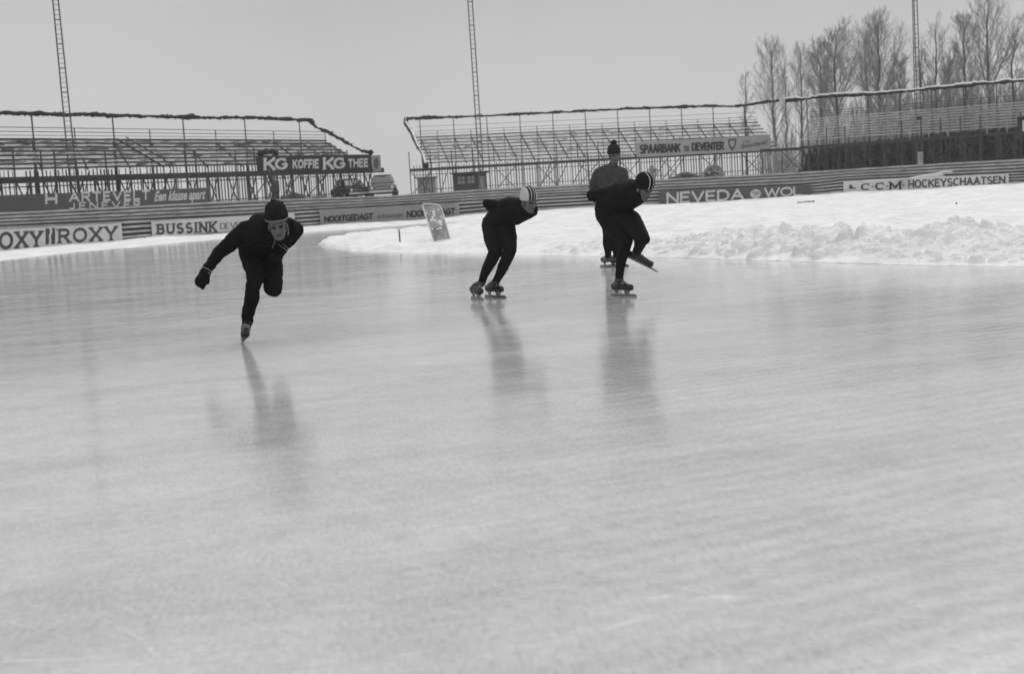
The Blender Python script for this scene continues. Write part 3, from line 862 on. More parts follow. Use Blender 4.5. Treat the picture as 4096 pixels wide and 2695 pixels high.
# ------------------------------------------------------------------ stands
def Pt(t3): return P(*t3)
def stand(label, n, B0, B1, T0, T1, beam, us_post, us_front, rails, top_fn, bw=.10, bh=.075, beam_h=.24, bench_m='wood', front_m='steelpost'):
    LB, RB, LT, RT = Pt(B0), Pt(B1), Pt(T0), Pt(T1)
    def pt(u, t): return lerp(lerp(LB, LT, t), lerp(RB, RT, t), u)
    base = lerp(LB, RB, .5).copy(); base.z = OUT_Z
    root = empty('grandstand', base, label, 'grandstand', 'scaffold grandstands round the rink')
    for i in range(n):
        t = i / (n - 1)
        a, b = pt(0, t), pt(1, t)
        mb = MB()
        K_ = 24
        for k in range(K_):
            za, zb = rng.uniform(-.008, .008), rng.uniform(-.008, .008)
            mb.bar(lerp(a, b, k / K_) + Vector((0, 0, za)), lerp(a, b, (k + 1) / K_ - .0006) + Vector((0, 0, zb)), .26, bh)
        mb.build('bench', M[bench_m], root)
    for i in range(n - 1):
        if bench_m != 'wood': break
        t = (i + .5) / (n - 1)
        a, b = pt(.004, t), pt(.996, t)
        mb = MB(); K_ = 60
        for k in range(K_):
            e_ = rng.random()
            mb.bar(lerp(a, b, k / K_), lerp(a, b, (k + 1) / K_), .30, .006 if e_ < .4 else rng.uniform(.025, .06), mi=1 if e_ > .62 else 0)
        mb.build('footboard', [M['treads'], M['snow']], root)
    bm0, bm1 = Pt(beam[0]), Pt(beam[1])
    mb = MB(); mb.bar(bm0, bm1, .16, beam_h); mb.build('front_beam', M['wooddark'], root)
    for u in us_post:                       # raked bearers and their legs
        a, b = pt(u, 0), pt(u, 1)
        mb = MB(); mb.bar(a - Vector((0, 0, .09)), b - Vector((0, 0, .09)), .05, .07)
        mb.build('bearer', M['steelpost'], root)
        for t in ((.0, 1.0) if bench_m != 'wood' else (1.0,)):
            mb = MB(); q = pt(u, t); mb.bar((q.x, q.y + .05, OUT_Z - .02), (q.x, q.y + .05, q.z - .1), .04, .04)
            mb.build('leg', M['steelpost'], root)
        q0, q1 = pt(u, 0), pt(u, 1)
        if bench_m == 'wood' and rng.random() < .6: continue
        mb = MB(); mb.bar((q0.x, q0.y + .12, q0.z - .2), (q1.x, q1.y + .12, OUT_Z + .2), .04, .04); mb.build('brace', M['steelpost'], root)
    for u in us_front:                      # front uprights under and above the beam
        p = lerp(bm0, bm1, u)
        mb = MB(); mb.bar((p.x, p.y - .1, OUT_Z - .02), (p.x, p.y - .1, p.z + (1.15 if rng.random() < .6 else .1)), .055, .055)
        mb.build('front_post', M[front_m], root)
    uf = list(us_front)
    for a, b in zip(uf[::2], uf[1::2]):
        p, q = lerp(bm0, bm1, a), lerp(bm0, bm1, b)
        for o_, za, zb in ((.06, OUT_Z + .1, q.z - .1), (.005, p.z - .1, OUT_Z + .1)):
            mb = MB(); mb.bar((p.x, p.y - o_, za), (q.x, q.y - o_, zb), .045, .045)
            mb.build('cross_brace', M['steelpost'], root)
    for dz, w in rails:                     # rails behind the top row
        a, b = pt(0, 1) + Vector((0, .2, dz)), pt(1, 1) + Vector((0, .2, dz))
        mb = MB(); mb.tube([a, lerp(a, b, .5), b], w, 6); mb.build('rail', M['steelpost'], root)
    for u in us_post[::2]:
        q = pt(u, 1)
        px, py = proj(q)
        zt = z_for(q.x, q.y + .25, top_fn(px))
        mb = MB(); mb.bar((q.x, q.y + .25, OUT_Z - .02), (q.x, q.y + .25, zt), .055, .055); mb.build('back_post', M['steelpost'], root)
    for u in us_post[1::2]:
        q = pt(u, 1)
        mb = MB(); mb.bar((q.x, q.y + .22, q.z - .3), (q.x, q.y + .22, q.z + rails[0][0] + .02), .04, .04); mb.build('rail_post', M['steelpost'], root)
    return root, pt

gl_f = tab([-300, 148, 408, 607, 1000, 1240], [446, 455, 460, 467, 472, 480])
gm_f = tab([1626, 1700, 2053, 2480, 2818, 2962, 3066, 3120], [473, 473, 459, 437, 424, 426, 409, 402])
gr_f = tab([3140, 3200, 3332, 3464, 3600, 3727, 4096, 4400], [403, 397, 382, 380, 368, 355, 321, 296])

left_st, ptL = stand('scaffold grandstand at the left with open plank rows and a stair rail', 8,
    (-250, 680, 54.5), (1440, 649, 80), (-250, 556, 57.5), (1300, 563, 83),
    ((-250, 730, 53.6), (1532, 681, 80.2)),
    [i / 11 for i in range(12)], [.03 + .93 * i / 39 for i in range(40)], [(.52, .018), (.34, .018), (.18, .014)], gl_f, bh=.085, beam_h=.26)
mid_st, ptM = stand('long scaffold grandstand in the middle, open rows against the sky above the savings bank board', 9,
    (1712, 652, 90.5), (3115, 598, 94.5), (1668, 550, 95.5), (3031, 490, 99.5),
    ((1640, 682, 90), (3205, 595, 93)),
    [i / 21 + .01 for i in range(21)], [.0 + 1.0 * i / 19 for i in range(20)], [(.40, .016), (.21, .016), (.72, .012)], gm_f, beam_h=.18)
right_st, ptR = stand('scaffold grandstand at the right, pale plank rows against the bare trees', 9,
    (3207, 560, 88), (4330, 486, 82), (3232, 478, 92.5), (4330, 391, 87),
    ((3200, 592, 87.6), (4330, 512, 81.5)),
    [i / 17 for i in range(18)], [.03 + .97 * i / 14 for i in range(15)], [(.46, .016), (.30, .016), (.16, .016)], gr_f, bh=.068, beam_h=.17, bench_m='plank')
for x, ya, yb in ((3567, 497, 561), (3640, 490, 556), (3715, 484, 551), (3791, 478, 546), (3949, 465, 536), (4028, 458, 531)):
    a = P(x, yb, lerp(87.6, 81.5, (x - 3200) / 1130) - .2); mb = MB(); mb.bar(a, (a.x, a.y, z_for(a.x, a.y, ya)), .05, .05); mb.build('guard_post', M['postlight'], right_st)
# stair rail of the left stand
mb = MB()
a, b = P(473, 560, 62.5), P(655, 668, 61.0)
mb.tube([a, b], .045, 6); mb.tube([a + Vector((.35, 0, .1)), b + Vector((.35, 0, .1))], .025, 6)
mb.build('stair_rail', M['wooddark'], left_st)

# rolled canvas along the top of the stands, ragged and snowed on
def roll(label, pts, r0, snow=0.0, seed=1):
    rr = np.random.default_rng(seed)
    path = []
    for (x0, y0, Y0), (x1, y1, Y1) in zip(pts, pts[1:]):
        a, b = P(x0, y0, Y0), P(x1, y1, Y1)
        m = max(2, int((b - a).length / .16))
        path += [lerp(a, b, k / m) for k in range(m)]
    path.append(P(*pts[-1]))
    n = len(path)
    w = np.interp(np.arange(n), np.arange(0, n + 8, 4), rr.normal(0, 1, len(np.arange(0, n + 8, 4))))
    w2 = np.interp(np.arange(n), np.arange(0, n + 20, 14), rr.normal(0, 1, len(np.arange(0, n + 20, 14))))
    rad = [max(.055, r0 * (1 + .22 * w[i] + .20 * w2[i] + .16 * rr.normal())) for i in range(n)]
    cen = [path[i] + Vector((0, 0, .012 * w[i] + rr.normal(0, .016))) for i in range(n)]
    mb = MB(); mb.tube(cen, rad, 7)
    for c, r_ in zip(cen, rad):
        for q in range(2):
            dv = Vector((rr.normal(), rr.normal() * .5, rr.normal() - .25)).normalized()
            mb.tube([c + dv * r_ * .6, c + dv * (r_ + .02 + .05 * rr.random() ** 2)], [.03, .012], 4)
    o = mb.build('canvas_roll', M['canvas'], smooth=False)
    tag(o, label, 'canvas roll', 'canvas rolled along the stand tops')
    if snow:
        mb = MB(); mb.tube([c + Vector((0, -.01, r * .75)) for c, r in zip(cen, rad)], [r * snow for r in rad], 6)
        mb.build('snow', M['snow'], o)
    return o
roll('dark rolled canvas along the top of the left stand', [(x, gl_f(x), lerp(57.9, 83.3, (x + 250) / 1550)) for x in list(range(-250, 1241, 60)) + [1242]], .092, seed=2)
roll('dark canvas with snow sloping down the right end of the left stand', [(1243, 484, 83.2), (1262, 506, 82.9), (1320, 530, 82.3), (1380, 565, 81.5), (1420, 588, 80.8), (1450, 603, 80.2), (1484, 612, 79.6)], .13, .45, seed=3)
roll('dark rolled canvas along the top of the middle stand', [(x, gm_f(x), lerp(95.8, 99.9, (x - 1668) / 1363)) for x in list(range(1626, 3120, 60)) + [3118]], .088, seed=4)
roll('torn canvas with snow hanging down the left end of the middle stand', [(1626, 473, 95.6), (1622, 492, 95.4), (1634, 510, 95), (1650, 535, 94.2), (1669, 581, 93), (1692, 620, 91.6), (1704, 664, 90.2)], .15, .55, seed=5)
roll('snow topped rolled canvas along the top of the right stand', [(x, gr_f(x), lerp(92.8, 87.3, (x - 3232) / 1098)) for x in range(3142, 4400, 60)], .10, .70, seed=6)
# a bundle lying on the left stand behind the coffee board
mb = MB()
for k in range(9):
    t = k / 8
    c = P(lerp(1036, 1106, t), 616 - 9 * math.sin(t * 3.1) - rng.uniform(0, 5), 70.9 + t)
    mb.ell(c, rng.uniform(.1, .2), .2, rng.uniform(.10, .2), nu=9, nv=6)
tag(mb.remesh('canvas_bundle', M['canvas'], .04, smooth_it=2), 'dark crumpled bundle on the left stand above the coffee board', 'bundle')

# picket fences behind the stands: light shows between the pickets
def picket(label, x0, x1, Y0, Y1, ytop, step, w, y_bot=800):
    a, b = P(x0, ytop(x0), Y0), P(x1, ytop(x1), Y1)
    root = empty('picket_fence', (lerp(a.x, b.x, .5), lerp(a.y, b.y, .5), OUT_Z), label, 'fence', 'picket fences behind the stands')
    L = math.hypot(b.x - a.x, b.y - a.y); n = int(L / step)
    mb = MB()
    for i in range(n + 1):
        t = i / n
        if rng.random() < .07: continue
        p = lerp(a, b, t)
        ww = w * rng.uniform(.6, 1.5)
        mb.bar((p.x, p.y, OUT_Z - .02), (p.x + rng.uniform(-.02, .02), p.y, p.z + rng.uniform(-.06, .06)), ww, .02, up=(0, 1, 0))
    mb.build('pickets', M['picket'], root)
    mb = MB()
    for z in (.45, 1.5):
        mb.bar((a.x, a.y + .05, OUT_Z + z), (b.x, b.y + .05, OUT_Z + z), .04, .05)
    mb.build('rails', M['picket'], root)
picket('grey picket fence standing behind the posts of the left stand', -260, 1480, 57.9, 86.5, lambda x: lerp(694, 645, (x + 260) / 1740), .24, .05)
picket('grey picket fence standing behind the posts of the middle stand', 1655, 3080, 101, 106, lambda x: lerp(664, 588, (x - 1655) / 1425), .20, .055)

# ------------------------------------------------------------------ floodlight masts
def mast(label, lo_l, hi_l, lo_r, hi_r, Y, step, third=False, group='ladder masts'):
    # line of each rail in the picture carried down to the ground and up past the frame
    a, b = P(lo_l[0], lo_l[1], Y), P(hi_l[0], hi_l[1], Y)
    c, d = P(lo_r[0], lo_r[1], Y), P(hi_r[0], hi_r[1], Y)
    def ext(p, q, z): return p + (q - p) * ((z - p.z) / (q.z - p.z))
    z0, z1 = OUT_Z - .02, b.z + 5
    base = ext(a, b, z0)
    root = empty('lattice_mast', (base.x, base.y, OUT_Z), label, 'mast', group)
    rl = [(ext(a, b, z0), ext(a, b, z1)), (ext(c, d, z0), ext(c, d, z1))]
    if third:
        m0, m1 = lerp(rl[0][0], rl[1][0], .5) + Vector((0, .2, 0)), lerp(rl[0][1], rl[1][1], .5) + Vector((0, .2, 0))
        rl.append((m0, m1))
    for p, q in rl:
        mb = MB(); mb.tube([p, q], .034, 6); mb.build('rail', M['mast'], root)
    z = z0 + .3; k = 0
    while z < z1:
        p, q = ext(a, b, z), ext(c, d, z)
        mb = MB(); mb.tube([p, q], .026 if k % 5 == 0 else .011, 5)
        if third:
            m = lerp(p, q, .5) + Vector((0, .2, 0))
            mb.tube([p, m, q], .012, 4)
        mb.build('rung', M['mast'], root)
        z += step; k += 1
    return root
mast('tall slim ladder mast before the left stand', (264, 562), (211, 0), (291, 562), (233, 0), 62.6, .21)
mast('tall slim ladder mast before the middle stand', (1915, 664), (1871, 0), (1932, 664), (1889, 0), 80, .26)
mast('tall slim ladder mast rising behind the right stand in front of the trees', (3664, 600), (3650, 0), (3690, 600), (3668, 0), 96.5, .31, True)
p = P(3681, 632, 79.2)
mb = MB(); mb.box((p.x, p.y, (OUT_Z + p.z + .34) / 2 - .01), .24, .18, p.z + .34 - OUT_Z)
sb = mb.build('switch_box', M['adpale']); tag(sb, 'slim pale cabinet standing behind the bank before the right stand', 'cabinet')
mb = MB(); mb.box((p.x, p.y - .10, p.z + .02), .17, .025, .40); mb.build('door', M['adgrey'], sb)
mb = MB(); mb.box((p.x, p.y, p.z + .37), .30, .24, .05); mb.build('lid', M['wooddark'], sb)
mb = MB(); mb.box(P(3677, 473, 87.2), .28, .16, .24); mb.build('box', M['wooddark'], right_st)

# ------------------------------------------------------------------ bare trees
def tree(label, bx, tx, ty, halfw, Y, seed, dens=1.0, fork=False, trunk_r=.17):
    tr = np.random.default_rng(seed)
    top = P(tx, ty, Y)
    b0 = P(bx, 420, Y)
    base = Vector((b0.x, b0.y, OUT_Z - .05))
    H = top.z - base.z
    W = halfw * Y / FPX
    root = empty('bare_tree', (base.x, base.y, OUT_Z), label, 'tree', 'bare trees behind the right stand')
    n = 12
    path = []
    for i in range(n + 1):
        t = i / n
        p = lerp(base, top, t) + Vector((tr.normal(0, .07), tr.normal(0, .07), 0)) * (0.3 + t) * (1 if 0 < i < n else 0)
        path.append(p)
    rad = [trunk_r * (1 - .88 * (i / n)) + .012 for i in range(n + 1)]
    mb = MB(); mb.tube(path, rad, 7); mb.build('trunk', M['bark'], root, smooth=True)
    mb = MB()
    def at(t):
        k = min(int(t * n), n - 1); return lerp(path[k], path[k + 1], t * n - k)
    def limb(p, d, L, r, lev):
        m = 5 if lev == 0 else (4 if lev == 1 else 3)
        pts, rr = [p.copy()], [r]
        q, dd = p.copy(), d.normalized()
        for i in range(m):
            dd = (dd + Vector((tr.normal(0, .09), tr.normal(0, .09), .10 + tr.normal(0, .05)))).normalized()
            q = q + dd * (L / m)
            pts.append(q.copy()); rr.append(max(r * (1 - .85 * (i + 1) / m), .0038))
        mb.tube(pts, rr, 5 if lev == 0 else 3, cap=False)
        if lev >= 3: return
        cnt = {0: 10, 1: 7, 2: 4}[lev]
        cnt = max(2, int(cnt * dens * (.75 + .5 * tr.random())))
        for k in range(cnt):
            t = .22 + .76 * (k + tr.random()) / cnt
            j = min(int(t * m), m - 1)
            pp = lerp(pts[j], pts[j + 1], t * m - j)
            ax = (pts[j + 1] - pts[j]).normalized()
            az = tr.random() * 6.283
            s1 = ax.orthogonal().normalized(); s2 = ax.cross(s1)
            sp = .42 + .25 * tr.random()
            nd = ax + (s1 * math.cos(az) + s2 * math.sin(az)) * sp
            limb(pp, nd, L * (.56 - .20 * t) * (.7 + .6 * tr.random()) * (1.0 if lev < 2 else .8), max(rr[j] * .5, .0050), lev + 1)
    NB = int(26 * (.7 + .3 * dens))
    for k in range(NB):
        t = .24 + .70 * ((k + .5 * tr.random()) / NB) ** .9
        az = k * 2.4 + tr.normal(0, .4)
        d = Vector((math.cos(az), math.sin(az), 1.05 + .9 * t + tr.normal(0, .12)))
        L = min(W * 2.15 * (.72 + .45 * tr.random()) * (1 - .35 * max(0, t - .55) / .4), (1.03 - t) * H * 1.08 + .5)
        limb(at(t), d, L, max(.060 * (1 - t) * trunk_r / .17 + .014, .018), 0)
    if fork:
        d = Vector((.42, .1, 1.0))
        limb(at(.42), d, H * .5, .10, 0); limb(at(.42), Vector((-.5, .1, 1.0)), H * .42, .07, 0)
    limb(at(.99), Vector((0, 0, 1)), .9, .018, 2)
    mb.build('crown', M['twig'], root)
    return root
TREES = [
 ('small slender poplar, leftmost of the bare trees', 2977, 2982, 290, 26, 150, .8, False, .13),
 ('pale upswept tree rising where the canvas breaks, second from the left', 3096, 3084, 200, 62, 132, 1.0, False, .15),
 ('thin narrow tree beside the gap between the middle and right stands', 3140, 3139, 265, 22, 138, .7, False, .11),
 ('loose light tree at the left end of the right stand', 3206, 3202, 206, 54, 130, .9, False, .14),
 ('dense dark tree with its top cut low, left of the widest pair', 3282, 3272, 185, 44, 128, 1.2, False, .19),
 ('broad dense tree with many upright limbs over the left of the right stand', 3336, 3342, 138, 62, 124, 1.2, True, .20),
 ('slim tree leaning against the broad double topped one', 3474, 3458, 160, 52, 126, .9, False, .13),
 ('broad double topped tree left of the right hand mast', 3518, 3510, 100, 74, 120, 1.15, True, .21),
 ('low thin tree half hidden by the right hand mast', 3687, 3688, 205, 34, 122, .9, False, .13),
 ('open tree with a clean fork just right of the mast', 3735, 3744, 106, 52, 118, .8, True, .15),
 ('dark dense upright tree left of the tallest one', 3868, 3852, 84, 52, 112, 1.15, False, .19),
 ('tallest bare tree with spreading limbs near the right edge', 3952, 3955, 32, 76, 108, 1.0, True, .21),
 ('narrow tree right of the tallest one', 4056, 4050, 128, 34, 108, .9, False, .14),
 ('tree cut by the right edge of the picture', 4128, 4126, 96, 50, 108, 1.0, False, .16),
 ('short bushy tree between the mast and the double topped tree', 3600, 3598, 262, 44, 128, 1.2, False, .12),
 ('short bushy tree between the forked tree and the dark upright one', 3795, 3798, 262, 46, 124, 1.2, False, .12),
]
for i, (lb, bx, tx, ty, hw, Y, de, fk, trr) in enumerate(TREES):
    tree(lb, bx, tx, ty, hw, Y, 100 + i, de, fk, trr)
# thicket of saplings behind the right stand
tr = np.random.default_rng(77)
mb = MB()
for k in range(2800):
    x = 3040 + 1360 * tr.random() ** .72
    Y = 112 + 16 * tr.random()
    ytop = np.interp(x, [3060, 3200, 3400, 3700, 4100, 4400], [520, 480, 400, 350, 315, 300]) + 190 * tr.random() ** 1.3
    a = P(x, 600, Y); a.z = OUT_Z - .05
    b = P(x + tr.normal(0, 16), ytop, Y)
    m1 = lerp(a, b, .5) + Vector((tr.normal(0, .12), 0, 0))
    mb.tube([a, m1, b], [.030, .020, .008], 3, cap=False)
    for j in range(5):
        t = .25 + .7 * tr.random()
        p = lerp(a, b, t); s = tr.choice([-1, 1])
        mb.tube([p, p + Vector((s * .3 * tr.random(), .1, .5 + .5 * tr.random())) * (1.1 - .4 * t)], [.012, .006], 3, cap=False)
o = mb.build('thicket', M['twig']); tag(o, 'grey thicket of bare saplings behind the right stand', 'thicket', kind='stuff')
# dark evergreen hedge under the right stand
mb = MB()
for k in range(17000):
    x = 3200 + 1200 * tr.random() ** .62
    Y = 97 + 2.4 * tr.random()
    yt = np.interp(x, [3200, 3350, 4400], [606, 585, 480])
    py = lerp(yt, 705, tr.random() ** .8)
    c = P(x, py, Y)
    if c.z < OUT_Z: c.z = OUT_Z + .3 * tr.random()
    az = tr.random() * 3.14
    u = Vector((math.cos(az), math.sin(az), tr.normal(0, .3))) * (.05 + .06 * tr.random()); v = Vector((tr.normal(0, .15), tr.normal(0, .3), 1)) * (.10 + .16 * tr.random())
    mb.add([c - u - v, c + u - v, c + u + v, c - u + v], [(0, 1, 2, 3)])
o = mb.build('hedge', M['hedge']); tag(o, 'long dark evergreen hedge under the right stand', 'hedge')

# ------------------------------------------------------------------ things between the bank and the stands
def bush(label, x0, x1, y0, y1, Y, m, n, seed, cat='bush', name='bush', leaf=.07):
    t = np.random.default_rng(seed)
    mb = MB()
    cx, hw = (x0 + x1) / 2, (x1 - x0) / 2
    for k in range(n):
        a = t.normal(0, .5); 
        if abs(a) > 1: continue
        px = cx + hw * a
        h = math.sqrt(max(0, 1 - a * a)) * (.75 + .35 * t.random())
        py = lerp(y1, y0, h * t.random() ** .6)
        c = P(px, py, Y + t.normal(0, .35))
        u = Vector((t.normal(), t.normal(), t.normal())).normalized() * leaf * (.5 + t.random()); v = u.orthogonal().normalized() * leaf * (.5 + t.random())
        mb.add([c - u - v, c + u - v, c + u + v, c - u + v], [(0, 1, 2, 3)])
    b = P(cx, y1, Y)
    for k in range(6):
        mb.tube([(b.x + t.normal(0, .1), b.y, OUT_Z - .02), P(cx + hw * t.normal(0, .4), lerp(y1, y0, .8), Y)], [.03, .008], 4)
    o = mb.build(name, m)
    return tag(o, label, cat)
bush('grey bare bush behind the bank, right of the dark mound under the middle stand', 2810, 2900, 664, 716, 84, M['twig'], 900, 1)
bush('small bush at the end of the bank in the gap between two stands', 1574, 1590, 758, 786, 76, M['hedge'], 260, 2)
bush('small grey bush hanging low behind the bank under the savings bank board', 2592, 2626, 668, 692, 86, M['twig'], 90, 3)

def heap(label, x0, x1, y0, y1, Y, seed, m, name='tarpaulin_heap', cat='heap'):
    t = np.random.default_rng(seed)
    mb = MB()
    a, b = P(x0, y1, Y), P(x1, y1, Y)
    W = (b - a).length; H = P((x0 + x1) / 2, y0, Y).z - OUT_Z
    for k in range(10):
        u = (k + .5) / 10
        p = lerp(a, b, u)
        h = H * (.55 + .45 * math.sin(math.pi * u)) * (.8 + .25 * t.random())
        mb.ell((p.x, p.y + t.normal(0, .15), OUT_Z + h * .42), W / 12 + .14, .5, h * .56, nu=12, nv=8)
    o = mb.remesh(name, m, .06, smooth_it=2)
    return tag(o, label, cat)
heap('low dark covered mound under the middle stand beside the bush', 2690, 2800, 686, 716, 82, 1, M['tarp'])
heap('low dark heap of covered gear behind the tall capped skater', 1133, 1222, 764, 790, 70, 2, M['tarp'])
heap('grey snowed heap left of the parked cars', 1228, 1322, 778, 792, 71, 3, M['shed'])

def car(label, cx, w, ytop, Y, rz, m, snow=True):
    """saloon car standing nose to the rink; local x across, y along, z up"""
    p = P(cx, ytop, Y)
    base = Vector((p.x, p.y, OUT_Z))
    root = empty('parked_car', base, label, 'car', 'cars parked under the left stand')
    mt = Matrix.Rotation(rz, 3, 'Z')
    s = w / 1.62
    T = lambda x, y, z: base + mt @ Vector((x, y, z)) * s
    def loft(name, secs, m_, parent, smooth=True):
        mb = MB(); rows = []
        for y, z0, z1, hw, r in secs:
            ring = []
            for a in range(16):
                an = 2 * math.pi * (a + .5) / 16
                cxn, czn = math.cos(an), math.sin(an)
                e = .5
                ring.append(T(hw * math.copysign(abs(cxn) ** e, cxn), y, (z0 + z1) / 2 + (z1 - z0) / 2 * math.copysign(abs(czn) ** e, czn)))
            rows.append(ring + [ring[0]])
        mb.grid(rows)
        mb.add(rows[0][:-1], [tuple(range(16))]); mb.add(rows[-1][:-1], [tuple(reversed(range(16)))])
        return mb.build(name, m_, parent, smooth=False)
    loft('body', [(-2.05, .42, .78, .66, 0), (-1.95, .30, .86, .76, 0), (-1.2, .28, .90, .80, 0), (-.7, .28, .92, .81, 0), (1.2, .28, .92, .80, 0), (1.95, .32, .84, .74, 0), (2.05, .45, .74, .66, 0)], m, root)
    loft('cabin', [(-.85, .90, .95, .70, 0), (-.35, .90, 1.36, .60, 0), (.0, .90, 1.42, .60, 0), (.9, .90, 1.40, .59, 0), (1.35, .90, .97, .68, 0)], m, root)
    if snow:
        mb = MB(); mb.ell(T(0, .35, 1.42), .58 * s, .75 * s, .06 * s, mt); mb.build('roof_snow', M['carlight'], root)
    mb = MB()
    mb.add([T(-.56, -.84, .97), T(.56, -.84, .97), T(.50, -.42, 1.31), T(-.50, -.42, 1.31)], [(0, 1, 2, 3)]); mb.build('windscreen', M['glass'], root)
    for sgn in (-1, 1):
        mb = MB(); mb.add([T(sgn * .70, -.6, .96), T(sgn * .70, 1.1, .96), T(sgn * .615, .85, 1.32), T(sgn * .615, -.25, 1.32)], [(0, 1, 2, 3)]); mb.build('side_window', M['glass'], root)
        mb = MB(); mb.ell(T(sgn * .58, -2.03, .66), .10 * s, .05 * s, .10 * s, mt, nu=12, nv=8); mb.build('headlight', M['adwhite'], root)
        for y in (-1.25, 1.3):
            mb = MB(); mb.tube([T(sgn * .62, y, .31), T(sgn * .80, y, .31)], .31 * s, 18); wh = mb.build('wheel', M['tyre'], root)
            mb = MB(); mb.tube([T(sgn * .79, y, .31), T(sgn * .815, y, .31)], .17 * s, 14); mb.build('hubcap', M['steel'], wh)
    mb = MB(); mb.box(T(0, -2.10, .46), 1.5 * s, .09 * s, .11 * s, rz); mb.build('bumper', M['adwhite'], root)
    mb = MB(); mb.box(T(0, -2.06, .66), .86 * s, .05 * s, .14 * s, rz); mb.build('grille', M['steel'], root)
    return root
car('saloon car with a snowy roof parked right of the coffee board, at the stand end', 1530, 1.50, 722, 77.5, R(3), M['carbody'])
car('dark low car half hidden by posts under the coffee and tea board', 1400, 1.42, 740, 78.4, R(24), M['tarp'], snow=False)

def shed(label, x0, x1, y0, Y, depth, m, windows=True):
    a, b = P(x0, y0, Y), P(x1, y0, Y)
    W = b.x - a.x; h = (a.z + b.z) / 2 - OUT_Z
    base = Vector(((a.x + b.x) / 2, Y + depth / 2, OUT_Z))
    root = empty('shed', base, label, 'shed')
    mb = MB(); mb.box(base + Vector((0, 0, h / 2 - .02)), W, depth, h); mb.build('wall', m, root)
    mb = MB(); mb.box(base + Vector((0, -.1, h + .03)), W + .3, depth + .4, .09); mb.build('roof', M['wooddark'], root)
    if windows:
        for k in range(2):
            x = base.x - W * .5 + W * (.22 + .30 * k)
            mb = MB(); mb.box((x, Y - .02, OUT_Z + h * .68), W * .22, .05, h * .36); w_ = mb.build('window', M['adgrey'], root)
            mb = MB(); mb.box((x, Y - .05, OUT_Z + h * .68), .04, .03, h * .36); mb.box((x, Y - .051, OUT_Z + h * .68), W * .22, .03, .04); mb.build('glazing_bar', M['wooddark'], w_)
        mb = MB(); mb.box((base.x + W * .36, Y - .02, OUT_Z + h * .42), W * .2, .05, h * .8); mb.build('door', M['hut'], root)
    return root
shed('dark wooden kiosk with windows under the left part of the middle stand', 1815, 1944, 693, 84, 2.2, M['shed'])
shed('small pale hut under the left end of the middle stand', 1668, 1738, 712, 108, 2.5, M['hut'], False)

# leaning slab and stake on the infield
bl, br_ = G(1738, 972, .06), G(1800, 964, .06)
YB = (bl.y + br_.y) / 2
outl = [(1738, 976), (1800, 968), (1802, 955), (1768, 838), (1760, 826), (1748, 818), (1725, 815), (1692, 816), (1690, 822)]
def slab_pt(x, y, off):
    t = (975 - y) / 160.0
    p = P(x, y, YB + .25 * t)
    return p + Vector((0, off, 0))
mb = MB()
n = len(outl)
vsl = [slab_pt(x, y, 0) for x, y in outl] + [slab_pt(x, y, .09) for x, y in outl]
mb.add(vsl, [tuple(range(n)), tuple(range(2 * n - 1, n - 1, -1))] + [(i, (i + 1) % n, n + (i + 1) % n, n + i) for i in range(n)])
slab = mb.build('leaning_slab', M['board']); tag(slab, 'grey frost rimmed slab leaning in the infield snow', 'slab')
mb = MB()
rim = outl + [outl[0]]
mb.tube([slab_pt(x, y, -.012) for x, y in rim[1:9]], .014, 6); 
mb.tube([slab_pt(1738, 976, -.012), slab_pt(1690, 822, -.012)], .016, 6)
mb.build('frost_rim', M['snow'], slab)
mb = MB()
pr = np.random.default_rng(8)
for k in range(26):
    y = 825 + 145 * pr.random()
    t_ = (y - 815) / 160
    x = lerp(1696, 1740, t_) + lerp(62, 58, t_) * pr.random()
    w_ = .012 + .03 * pr.random() ** 2 + (.03 if y > 950 else 0) + (.02 if abs(y - 880) < 18 and pr.random() < .5 else 0)
    mb.ell(slab_pt(x, y, -.002), w_, .008, w_ * pr.uniform(.7, 1.6), nu=8, nv=6)
mb.build('snow_patch', M['snow'], slab)
mb = MB()
s0 = G(1601, 979, .05); s1 = P(1596, 918, s0.y)
mb.tube([s0 - Vector((0, 0, .08)), s1], [.022, .02], 7)
tag(mb.build('stake', M['ltmid']), 'thin wooden stake standing in the snow left of the leaning slab', 'stake')
# fresh white cuts of skate blades in the ice
fr = np.random.default_rng(31)
mb = MB()
for k in range(640):
    px, py = fr.uniform(-100, 4200), 1120 + 1540 * fr.random()
    c = G(px, py)
    th = fr.choice([.12, -.1, .04, .5, -.85, .3, -.35]) + fr.normal(0, .12)
    Ls = (.12 + 1.5 * fr.random() ** 2.5) * (c.y / 9) ** .5
    cur = fr.normal(0, .18)
    wd = (.0009 + .0024 * fr.random() ** 3) * max(1, c.y / 9)
    n_ = 9; lft, rgt = [], []
    p = Vector((c.x, c.y, 0)) - Vector((math.cos(th), math.sin(th), 0)) * Ls / 2
    for i in range(n_ + 1):
        a_ = th + cur * (i / n_ - .5)
        w_ = wd * math.sin(math.pi * (i + .15) / (n_ + .3))
        nrm = Vector((-math.sin(a_), math.cos(a_), 0))
        lft.append(p + nrm * w_ + Vector((0, 0, .0004 + 1e-5 * (k % 50)))); rgt.append(p - nrm * w_ + Vector((0, 0, .0004 + 1e-5 * (k % 50))))
        p = p + Vector((math.cos(a_), math.sin(a_), 0)) * Ls / n_
    mb.grid([lft, rgt])
o = mb.build('skate_cuts', M['cut'], origin=(0, 6, 0)); tag(o, 'fine white cuts left by skate blades in the ice', 'skate marks', kind='stuff')
